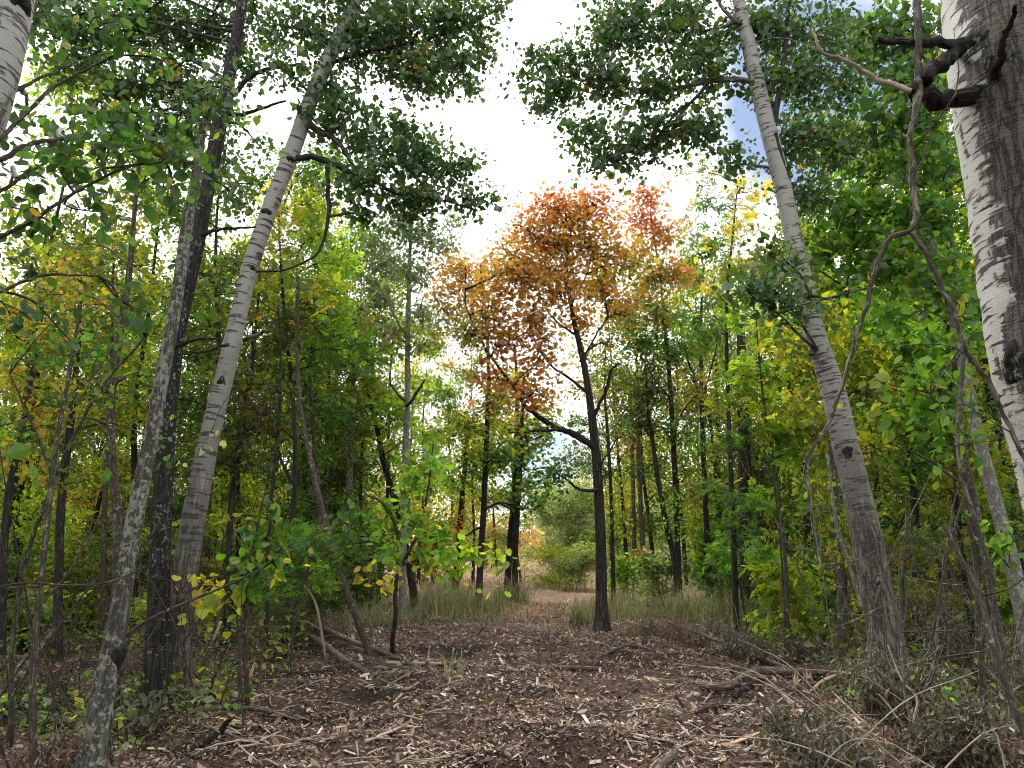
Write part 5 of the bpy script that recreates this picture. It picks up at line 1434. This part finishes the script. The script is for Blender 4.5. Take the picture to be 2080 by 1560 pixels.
wood('hanging_stem', 'thin pale stem hanging in front of the pale-stemmed poplar', [(1962, 690, 4.6, 8, 1), (1950, 780, 4.6, 10, 1), (1944, 880, 4.6, 9, 1), (1950, 960, 4.6, 8, 1), (1975, 1040, 4.6, 9, 1), (2000, 1120, 4.6, 9, 1), (2022, 1190, 4.6, 8, 1)], M_DEADWOOD, cat='stem', ws=.9, side_twigs=2)
wood('slanting_pole', 'bare brown sapling slanting across the lower right corner', [(2110, 1560, 5.2, 17, 1), (2060, 1440, 5.3, 16, 1), (2020, 1320, 5.4, 15, 1), (1985, 1200, 5.6, 13, 1), (1945, 1120, 5.7, 11, 1), (1918, 1065, 5.8, 8, 1)], M_SAP, cat='sapling', ws=.85, side_twigs=3)
wood('white_pole', 'thin whitish dead pole leaning against the stout poplar foot', [(1752, 1240, 8.4, 10, 1), (1738, 1190, 8.5, 11, 1), (1720, 1130, 8.6, 10, 1), (1700, 1070, 8.7, 9, 1), (1690, 1000, 8.8, 7, 1), (1680, 920, 8.9, 5, 1)], M_PALE, cat='pole', side_twigs=2)
wood('white_pole', 'thin whitish dead pole left of the one against the stout poplar', [(1670, 1160, 8.6, 6, 1), (1660, 1110, 8.7, 8, 1), (1650, 1060, 8.8, 8, 1), (1645, 1000, 8.9, 6, 1), (1640, 930, 9, 4, 1)], M_PALE, cat='pole')

LG = [
    ('fallen_branch', 'dark fallen branch running from the left wood to the chewed stake', [(585, 1290, .15, 14), (650, 1302, .15, 15), (720, 1320, .10, 15), (800, 1345, .03, 13), (868, 1368, 0, 10)], M_LOG, 3),
    ('fallen_branch', 'grey fallen branch in front of the dark one, its end frayed', [(590, 1300, .12, 14), (640, 1322, .12, 16), (700, 1345, .08, 16), (745, 1368, 0, 14), (800, 1388, 0, 12)], M_LOG, 2),
    ('fallen_branch', 'short peeled branch lying by the chewed stake', [(785, 1350, .04, 10), (840, 1352, .02, 11), (905, 1352, 0, 9)], M_STICK, 0),
    ('fallen_branch', 'thick brown branch butt under the snapped sapling', [(755, 1362, 0, 14), (820, 1362, 0, 15), (868, 1366, 0, 13)], M_LOG, 0),
    ('fallen_log', 'dark wet log lying behind the white poplar foot', [(380, 1316, .05, 24), (450, 1318, .04, 25), (530, 1322, .02, 22), (578, 1330, 0, 18)], M_DARKLOG, 0),
    ('split_log', 'orange split log beside the white poplar foot', [(372, 1395, .02, 26), (430, 1408, .02, 26), (480, 1420, 0, 20), (515, 1424, 0, 10)], M_SPLIT, 0),
    ('fallen_log', 'pale cut log poking out under the split one', [(376, 1420, .0, 26), (410, 1426, 0, 24), (470, 1440, 0, 16)], M_LOG, 0),
    ('fallen_log', 'mossy rotten log at the left edge', [(-40, 1500, .1, 42), (20, 1425, .14, 38), (70, 1365, .2, 32), (115, 1325, .3, 24)], M_LOG, 2),
    ('fallen_log', 'grey crumbling log lying across the lower left corner', [(20, 1465, 0, 36), (90, 1472, 0, 34), (160, 1478, 0, 30), (240, 1470, 0, 24)], M_LOG, 0),
    ('fallen_branch', 'long smooth greenish branch lying level in front of the left trunks', [(370, 1472, .08, 13), (430, 1462, .09, 14), (500, 1455, .06, 13), (560, 1457, .03, 11), (610, 1464, 0, 7)], M_LOG, 1),
    ('fallen_branch', 'thin grey branch slanting down across the chips on the left', [(365, 1480, .05, 7), (430, 1490, .04, 8), (490, 1508, .02, 8), (545, 1530, 0, 6)], M_DEADWOOD, 1),
    ('dark_branch', 'black charred-looking branch stub in the lower left', [(405, 1528, .0, 18), (440, 1536, .03, 20), (455, 1522, .12, 14), (468, 1508, .18, 7)], M_DARKLOG, 0),
    ('fallen_branch', 'dark stick half buried in chips left of the middle', [(460, 1478, 0, 8), (520, 1486, 0, 9), (590, 1488, 0, 7)], M_DARKLOG, 0),
    ('fallen_branch', 'grey weathered branch lying in the middle of the chips', [(1046, 1335, 0, 12), (1090, 1348, 0, 11), (1150, 1356, 0, 12), (1226, 1362, 0, 12)], M_LOG, 1),
    ('fallen_branch', 'thin arching branch behind the log pile', [(1200, 1338, 0, 5), (1225, 1328, .1, 7), (1280, 1326, .1, 7), (1340, 1334, .05, 6), (1400, 1348, 0, 4)], M_LOG, 1),
    ('fallen_branch', 'long branch sloping down into the right of the log pile', [(1385, 1305, .25, 7), (1440, 1322, .2, 9), (1520, 1345, .12, 10), (1600, 1366, .05, 11), (1640, 1384, 0, 10)], M_DEADWOOD, 3),
    ('fallen_log', 'brown log of the log pile, longest one', [(1425, 1408, .02, 18), (1480, 1396, .04, 22), (1540, 1388, .06, 24), (1620, 1386, .08, 20), (1700, 1384, .08, 14), (1755, 1376, .08, 9)], M_LOG, 2),
    ('fallen_log', 'grey log lying in the left end of the log pile', [(1268, 1370, 0, 16), (1320, 1380, 0, 18), (1380, 1386, 0, 18), (1430, 1392, 0, 14)], M_LOG, 0),
    ('fallen_log', 'peeled pale log under the left end of the log pile', [(1310, 1388, 0, 10), (1360, 1396, 0, 12), (1420, 1404, 0, 12)], M_STICK, 0),
    ('fallen_log', 'dark short log under the longest one', [(1490, 1410, 0, 18), (1530, 1408, 0, 20), (1545, 1408, 0, 18)], M_DARKLOG, 0),
    ('fallen_branch', 'yellowish peeled branch leaning on the right end of the log pile', [(1640, 1410, .0, 8), (1680, 1396, .06, 10), (1720, 1384, .1, 9), (1760, 1370, .16, 6)], M_SPLIT, 0),
    ('fallen_branch', 'thin brown branch in front of the log pile', [(1380, 1420, 0, 9), (1460, 1416, 0, 10), (1540, 1414, 0, 8)], M_LOG, 1),
    ('wood_chunk', 'black rotten chunk of wood lying right of the middle', [(1414, 1458, 0, 14), (1440, 1450, .02, 18), (1472, 1444, 0, 12)], M_DARKLOG, 0),
    ('wood_chunk', 'broken dark chunk with an orange face', [(1478, 1498, 0, 15), (1500, 1493, .02, 20), (1526, 1490, 0, 14)], M_DARKLOG, 0),
    ('wood_chunk', 'thick brown log end at the bottom edge', [(1330, 1575, 0, 26), (1365, 1540, .02, 26), (1412, 1506, 0, 22)], M_LOG, 0),
    ('fallen_branch', 'grey branch at the bottom edge under the right brush', [(1640, 1552, 0, 10), (1700, 1548, 0, 11), (1760, 1550, 0, 9)], M_DEADWOOD, 0),
    ('wood_chunk', 'small log at the far edge of the chips', [(1050, 1297, 0, 10), (1070, 1300, .01, 11), (1098, 1302, 0, 8)], M_LOG, 0),
    ('wood_chunk', 'short pale branch stub lying beside the frayed branch end', [(800, 1395, 0, 12), (825, 1402, 0, 10), (850, 1396, .05, 5)], M_STICK, 0),
    ('bare_shoot', 'long bare shoot arching above the wilted brush on the right', [(1562, 1390, 7.6, 4, 1), (1640, 1450, 7.0, 5, 1), (1700, 1520, 6.3, 5, 1), (1740, 1580, 5.7, 4, 1)], M_STICK, 1),
    ('bare_shoot', 'long whitish shoot crossing the middle of the right brush', [(1690, 1405, 7.2, 4, 1), (1760, 1470, 6.6, 7, 1), (1800, 1486, 6.5, 7, 1), (1840, 1510, 6.3, 6, 1), (1960, 1565, 5.8, 5, 1)], M_STICK, 2),
    ('bare_shoot', 'upright whitish forked shoot in the right brush', [(1840, 1560, 5.9, 9, 1), (1852, 1480, 6.0, 8, 1), (1862, 1420, 6.1, 6, 1), (1830, 1380, 6.2, 5, 1), (1803, 1310, 6.3, 3, 1)], M_STICK, 2),
    ('bare_shoot', 'bare grey shoot fanning out to the right of the right brush', [(1860, 1500, 6.1, 6, 1), (1940, 1450, 6.2, 6, 1), (2040, 1410, 6.3, 5, 1), (2120, 1370, 6.4, 4, 1)], M_DEADWOOD, 3),
    ('bare_shoot', 'thin straight shoot slanting out of the brush towards the stout poplar', [(1785, 1410, 6.6, 4, 1), (1810, 1440, 6.5, 5, 1), (1850, 1500, 6.3, 5, 1)], M_STICK, 0),
    ('bare_shoot', 'long pale shoot lying low across the bottom of the right brush', [(1900, 1540, 5.7, 5, 1), (1980, 1530, 5.7, 6, 1), (2060, 1515, 5.7, 4, 1)], M_STICK, 1),
]
for nm, lab, pts, mt, tw in LG:
    wood(nm, lab, pts, mt, side_twigs=tw)
wood('twig', 'green wiry stem stretched over the ground in front of the fallen branches', [(540, 1344, .1, 3), (640, 1360, .15, 3), (740, 1368, .12, 3), (845, 1370, .05, 3)], M_SAP, cat='twig')
wood('long_twig', 'long bent twig rising from the wilted shoots across the white poplar', [(255, 1290, 7.2, 8, 1), (310, 1255, 7.2, 9, 1), (400, 1215, 7.3, 8, 1), (480, 1180, 7.3, 6, 1), (530, 1155, 7.4, 4, 1)], M_SAP, cat='twig', side_twigs=3)
wood('long_twig', 'thin twig crossing level in front of the lichen-spotted trunk', [(-20, 1196, 5.2, 7, 1), (60, 1184, 5.2, 7, 1), (150, 1190, 5.2, 6, 1), (230, 1180, 5.2, 5, 1), (300, 1150, 5.2, 3, 1)], M_SAP, cat='twig', side_twigs=2)

stump('splintered pale stump at the right end of the log pile', 1640, 1392, 26, 34, 10)
stump('torn orange stump in front of the longest log', 1620, 1408, 16, 40, 6)
stump('chewed upright stake beside the peeled branch', 866, 1365, 10, 46, 4)
stump('splintered sapling stump under the basswood', 506, 1408, 13, 70, 6)
stump('short torn stump left of the middle', 536, 1372, 14, 26, 6)
stump('small frayed stump at the far edge of the chips', 1110, 1300, 12, 34, 7)
stump('low shredded stump in the lower left of the chips', 696, 1530, 24, 34, 7)
stump('tiny shredded stump behind the arching branch', 1200, 1308, 12, 18, 5)

# --- thin bare stems standing in the undergrowth
for lab, grp, n, xr, yr, cond, mt in (
    ('thin bare dark stem standing in the left undergrowth', 'bare stems of the left undergrowth', 34, (-9, -1.5), (6.8, 15), lambda x, y: x > -.70 * y and x < -.75 - .16 * y, M_SAP),
    ('thin bare grey stem standing in the right undergrowth', 'bare stems of the right undergrowth', 34, (2.0, 10), (6.6, 15), lambda x, y: x < .70 * y and x > 1.3 + .22 * y, M_DEADWOOD),
    ('spindly dark stem in the front of the left thicket', 'front stems of the left thicket', 30, (-5.5, -1.9), (5.8, 9.5), lambda x, y: x > -.68 * y and x < -.5 - .26 * y, M_SAP),
    ('spindly pale stem in the front of the right thicket', 'front stems of the right thicket', 26, (2.4, 6.5), (5.8, 9.5), lambda x, y: x < .68 * y and x > .6 + .40 * y, M_DEADWOOD)):
    for x, y in scatter(n, xr, yr, .35, cond):
        b = np.array([x, y, float(hgt(x, y))])
        L = RNG.uniform(1.2, 4.2) if 'front' not in lab else RNG.uniform(.7, 2.4)
        tip = b + np.array([RNG.normal(0, .28) * L, RNG.normal(0, .2) * L, L * .95])
        g = Geo()
        r = RNG.uniform(.006, .016)
        q, _ = tube(g, [b - [0, 0, .05], b * .6 + tip * .4 + RNG.normal(0, .05 * L, 3), tip], [r, r * .75, .002], 16, 5, wob=.5)
        root = thing('bare_sapling', lab, 'sapling', b, grp)
        link('stem', g.mesh('stem', mt, b), root)
        for j in range(RNG.integers(2, 6)):
            i = RNG.integers(5, 15)
            d = RNG.normal(0, 1, 3) * (1, 1, .5) + [0, 0, .4]
            d /= np.linalg.norm(d)
            tg = Geo()
            tl = RNG.uniform(.25, .9)
            tube(tg, [q[i], q[i] + d * tl * .5 + RNG.normal(0, .04, 3), q[i] + d * tl], [r * .45, r * .3, .0012], 7, 4, wob=.5)
            link('twig', tg.mesh('twig', mt, b), root)
for k in range(26):
    u0, v0 = RNG.uniform(1580, 2060), RNG.uniform(1400, 1600)
    p = G(u0, min(v0 + 40, 1640))
    a = RNG.uniform(0, 6.28)
    L = RNG.uniform(.6, 1.6)
    e = p + np.array([L * math.cos(a), L * .5 * math.sin(a), RNG.uniform(.1, .75)])
    g = Geo()
    tube(g, [p, (p + e) / 2 + [0, 0, RNG.uniform(.02, .2)], e], [.007, .005, .0018], 12, 5, wob=.4)
    link('bare_shoot', g.mesh('bare_shoot', M_STICK if k % 3 else M_DEADWOOD, p), None, p, label='thin pale bare shoot tangled in the wilted brush on the right', category='shoot', group='bare shoots in the right brush')

# --- torn slabs of pale wood
for k in range(60):
    u, v = (RNG.uniform(390, 880), 1395 + 165 * RNG.random()) if k < 34 else (RNG.uniform(1280, 1760), 1385 + 150 * RNG.random())
    p = G(u, v, .02)
    a = RNG.normal(0, .8)
    L, w = RNG.uniform(.10, .34), RNG.uniform(.008, .022)
    d = np.array([math.cos(a), math.sin(a), RNG.normal(0, .12)])
    x_ = np.array([-math.sin(a), math.cos(a), RNG.normal(0, .2)])
    z_ = np.cross(d, x_)
    V = [p + x_ * w, p - x_ * w * .6, p + d * L * .6 - x_ * w, p + d * L, p + d * L * .7 + x_ * w * .8]
    V = np.array(V + [q + z_ * .008 for q in V])
    g = Geo()
    g.add(V, [(0, 1, 2), (0, 2, 4), (2, 3, 4), (5, 7, 6), (5, 9, 7), (7, 9, 8)], [(b, (b + 1) % 5, 5 + (b + 1) % 5, 5 + b) for b in range(5)])
    split = k % 3 == 0
    link('wood_shard', g.mesh('wood_shard', M_SPLIT if split else M_STICK, p, smooth=False), None, p, label='torn orange shard of wood lying on the chips' if split else 'torn pale shard of wood lying on the chips', category='wood shard', group='orange wood shards' if split else 'pale wood shards')

# --- loose sticks
STK = []
for k in range(230):
    if k < 110:
        u, v = RNG.uniform(380, 900), 1385 + 175 * RNG.random()
    elif k < 190:
        u, v = RNG.uniform(1250, 1760), 1385 + 165 * RNG.random()
    else:
        u, v = RNG.uniform(600, 1400), 1310 + 245 * RNG.random()
    p = G(u, v, .012)
    L = RNG.uniform(.12, .5) * (1 if k < 190 else .7)
    a = RNG.normal(0, .7) if RNG.random() < .7 else RNG.uniform(0, 3.14)
    d = np.array([math.cos(a), math.sin(a), 0]) * L
    q = p + d
    q[2] = float(hgt(q[0], q[1])) + .015 + abs(RNG.normal(0, .02))
    mid = (p + q) / 2 + np.array([RNG.normal(0, .02), RNG.normal(0, .02), RNG.uniform(0, .02)])
    r = RNG.uniform(.004, .011)
    g = Geo()
    tube(g, [p, mid, q], [r, r * .9, r * .5], 5, 5, .08)
    pale = RNG.random() < .6
    link('stick', g.mesh('stick', M_STICK if pale else M_LOG, p), None, p, label='pale broken stick strewn over the wood chips' if pale else 'brown broken stick strewn over the wood chips', category='stick', group='pale sticks on the chips' if pale else 'brown sticks on the chips')


# ------------------------------------------------------------------ what nobody could count
def stuff(name, label, geo, mat, cat, smooth=False):
    o = link(name, geo.mesh(name, mat, smooth=smooth, bc=False))
    o['kind'] = 'stuff'
    o['label'] = label
    o['category'] = cat


def lerp_area(n, ymin, ymax, xw, pw=1.0):
    """ground points, denser towards the viewer"""
    t = RNG.random(n)
    y = ymin * (ymax / ymin) ** t
    x = RNG.uniform(-1, 1, n) * xw(y)
    return x, y


CHIPC = np.array([(.50, .41, .33), (.38, .295, .235), (.23, .165, .125), (.12, .08, .06), (.045, .033, .028), (.34, .31, .28), (.60, .54, .46)])
CHIPW = np.array([1.0, 1.5, 2.6, 3.2, 3.0, 1.0, .4])
g = Geo()
n = 170000
x, y = lerp_area(n, 5.2, 19, lambda y: np.minimum(.75 * y, 6.5))
bare = np.sin(x * 2.1 + .6 * y) + np.sin(y * 2.7 - x * 1.3 + 1) + np.sin(x * 4.7 + y * 3.1)
keepm = RNG.random(n) < np.clip(1.25 - np.abs(x + .1) / (1.6 + .30 * y), .18, 1) * np.clip(.95 - .28 * bare, .3, 1)
x, y = x[keepm], y[keepm]
n = len(x)
pos = np.stack([x, y, hgt(x, y) + RNG.uniform(.0, .03, n)], -1)
col = CHIPC[RNG.choice(7, n, p=CHIPW / CHIPW.sum())] * np.exp(RNG.normal(0, .25, (n, 1)))
sz = np.exp(RNG.normal(math.log(.029), .5, n))
g.add(*leaf_arrays('chip', pos, sz, 1.6, 0, col))
stuff('wood_chips', 'litter of shredded wood chips and bark over the forest floor', g, M_CHIP, 'wood chips')

g = Geo()
n = 34000
x, y = lerp_area(n, 5.2, 22, lambda y: .78 * y)
pos = np.stack([x, y, hgt(x, y) + RNG.uniform(.005, .04, n)], -1)
LC = np.array([(.30, .19, .12), (.20, .12, .075), (.12, .075, .05), (.38, .30, .22), (.45, .33, .06), (.24, .20, .16)])
col = LC[RNG.choice(6, n, p=[.24, .32, .30, .06, .02, .06])] * np.exp(RNG.normal(0, .25, (n, 1)))
g.add(*leaf_arrays('deadleaf', pos, np.exp(RNG.normal(math.log(.036), .4, n)), 2.0, 0, col))
stuff('leaf_litter', 'curled dead leaves scattered over the forest floor', g, M_DRYLEAF, 'leaf litter', True)


def blades(n, xy, hh, w, cols, lean=.75):
    x, y = xy
    n = len(x)
    z = hgt(x, y)
    a = RNG.uniform(0, 6.28, n)
    h = hh * np.exp(RNG.normal(0, .45, n))
    ww = w * RNG.uniform(.6, 1.3, n)
    b = np.stack([x, y, z - .02], -1)
    sd = np.stack([np.cos(a), np.sin(a), 0 * a], -1) * ww[:, None]
    ln = np.stack([np.cos(a + 1.57), np.sin(a + 1.57), 0 * a], -1) * (h * RNG.normal(0, lean, n))[:, None]
    up = np.stack([0 * a, 0 * a, h], -1)
    V = np.stack([b - sd, b + sd, b + up * .6 + ln * .4 + sd * .7, b + up * .6 + ln * .4 - sd * .7, b + up * (1 - .1 * lean) + ln * 1.2], 1)
    off = (np.arange(n) * 5)[:, None]
    Q = off + np.array([[0, 1, 2, 3]])
    Tt = off + np.array([[3, 2, 4]])
    return V.reshape(-1, 3), Tt, Q, np.repeat(cols, 5, 0)


def around(u, v, ru, rv, n):
    """tufts: points gathered round random tuft centres"""
    o = []
    tf = []
    for _ in range(max(4, n // 26)):
        a, r = RNG.uniform(0, 6.28), abs(RNG.normal(0, .55))
        tf.append(G(u + ru * r * math.cos(a), max(v + rv * r * math.sin(a), 1160))[:2])
    tf = np.array(tf)
    c = tf[RNG.integers(0, len(tf), n)] + RNG.normal(0, .14, (n, 2))
    return c[:, 0], c[:, 1]


GC = np.array([(.15, .19, .09), (.22, .25, .14), (.30, .28, .17), (.11, .15, .06), (.38, .32, .2)])
g = Geo()
for (u, v, ru, rv, n, h) in ((880, 1250, 90, 16, 2600, .55), (950, 1238, 90, 12, 2400, .45), (1045, 1222, 40, 6, 1000, .6), (910, 1214, 60, 6, 1100, .5), (1172, 1264, 30, 10, 1100, .4), (1270, 1245, 70, 12, 1500, .5), (1400, 1250, 120, 14, 2600, .5), (1530, 1262, 120, 16, 2200, .45),
                             (760, 1262, 110, 14, 1600, .35), (1620, 1290, 110, 14, 1300, .4), (960, 1258, 70, 8, 700, .25), (945, 1365, 34, 14, 260, .16), (930, 1350, 20, 10, 120, .14), (600, 1290, 140, 14, 900, .25)):
    n = int(n * .62)
    xy = around(u, v, ru, rv, n)
    kk = np.abs(xy[0] - (.75 + .09 * (xy[1] - 18))) > .62
    xy = (xy[0][kk], xy[1][kk])
    n = len(xy[0])
    g.add(*blades(n, xy, h * .78, .006, GC[RNG.integers(0, 5, n)] * np.exp(RNG.normal(0, .25, (n, 1)))))
stuff('grass', 'uncut grey-green grass around the trunks at the edge of the clearing', g, M_GRASS, 'grass')

g = Geo()
n = 24000
y = RNG.uniform(17.5, 62, n)
x = RNG.normal(0, 1, n) * np.where(y < 22, .7, 2.2 + .075 * y) + np.where(y < 22, .75 + .09 * (y - 18), 0)
DC = np.array([(.50, .36, .28), (.42, .29, .22), (.34, .22, .16), (.56, .44, .34), (.24, .16, .11)])
g.add(*blades(n, (x, y), np.where(y < 26, .07, .15), .014, DC[RNG.integers(0, 5, n)] * np.exp(RNG.normal(0, .2, (n, 1))), 1.4))
stuff('dry_stubble', 'pinkish dry mown stubble covering the clearing', g, M_GRASS, 'stubble')

g = Geo()
n = 15000
y = RNG.uniform(14.2, 22, n)
x = RNG.uniform(-1, 1, n) * .6 * y
g.add(*blades(n, (x, y), .07, .008, np.array([(.26, .19, .12), (.16, .12, .07), (.12, .13, .06)])[RNG.integers(0, 3, n)] * np.exp(RNG.normal(0, .25, (n, 1))), .9))
stuff('dry_grass', 'short dry grass at the far edge of the wood chips', g, M_GRASS, 'grass')

# low leafy cover under the trees on both sides
g = Geo()
n = 34000
y = 6.0 * (24 / 6.0) ** RNG.random(n)
sidep = np.where(RNG.random(n) < .5, -1, 1)
x = sidep * (np.where(sidep < 0, 1.6 + .12 * y, 2.2 + .14 * y) + RNG.random(n) ** .8 * .62 * y)
patch = np.sin(x * 1.7 + 1) + np.sin(y * 1.3 + x * .6) + np.sin(x * .7 - y * .9)
kp = patch + RNG.normal(0, .8, n) > np.where(y < 10, .9, -.4)
x, y = x[kp], y[kp]
n = len(x)
pos = np.stack([x, y, hgt(x, y) + RNG.random(n) ** 1.5 * np.clip(.05 * y, .15, .6)], -1)
pals = ['green', 'yelgreen', 'darkolive', 'graygreen', 'fresh']
cc = np.concatenate([pick(pals[k], n)[:, None] for k in range(5)], 1)
gi = ((np.sin(x * 2.3) + np.sin(y * 1.9) + 2) * 1.2 + RNG.random(n)).astype(int) % 5
g.add(*leaf_arrays('kite', pos, np.exp(RNG.normal(math.log(.085), .3, n)), .8, .2, cc[np.arange(n), gi]))
stuff('ground_cover', 'low leafy plants covering the ground under the trees', g, M_LEAF, 'ground cover')


# ------------------------------------------------------------------ look-alikes are told apart by their order across the view
ORD = ('first second third fourth fifth sixth seventh eighth ninth tenth eleventh twelfth thirteenth fourteenth fifteenth sixteenth seventeenth eighteenth nineteenth twentieth twenty-first '
       'twenty-second twenty-third twenty-fourth twenty-fifth twenty-sixth twenty-seventh twenty-eighth twenty-ninth thirtieth thirty-first thirty-second thirty-third thirty-fourth thirty-fifth thirty-sixth').split()
same = {}
for o in SC.objects:
    if o.parent is None and o.get('category') in ('tree', 'shrub', 'sapling', 'shoot') and o.get('label'):
        same.setdefault(o['label'], []).append(o)
for lab, os_ in same.items():
    if 1 < len(os_) <= len(ORD):
        os_.sort(key=lambda o: o.location.x / max(o.location.y, 1.0))
        for o, w in zip(os_, ORD):
            o['label'] = lab + ', ' + w + ' from the left'
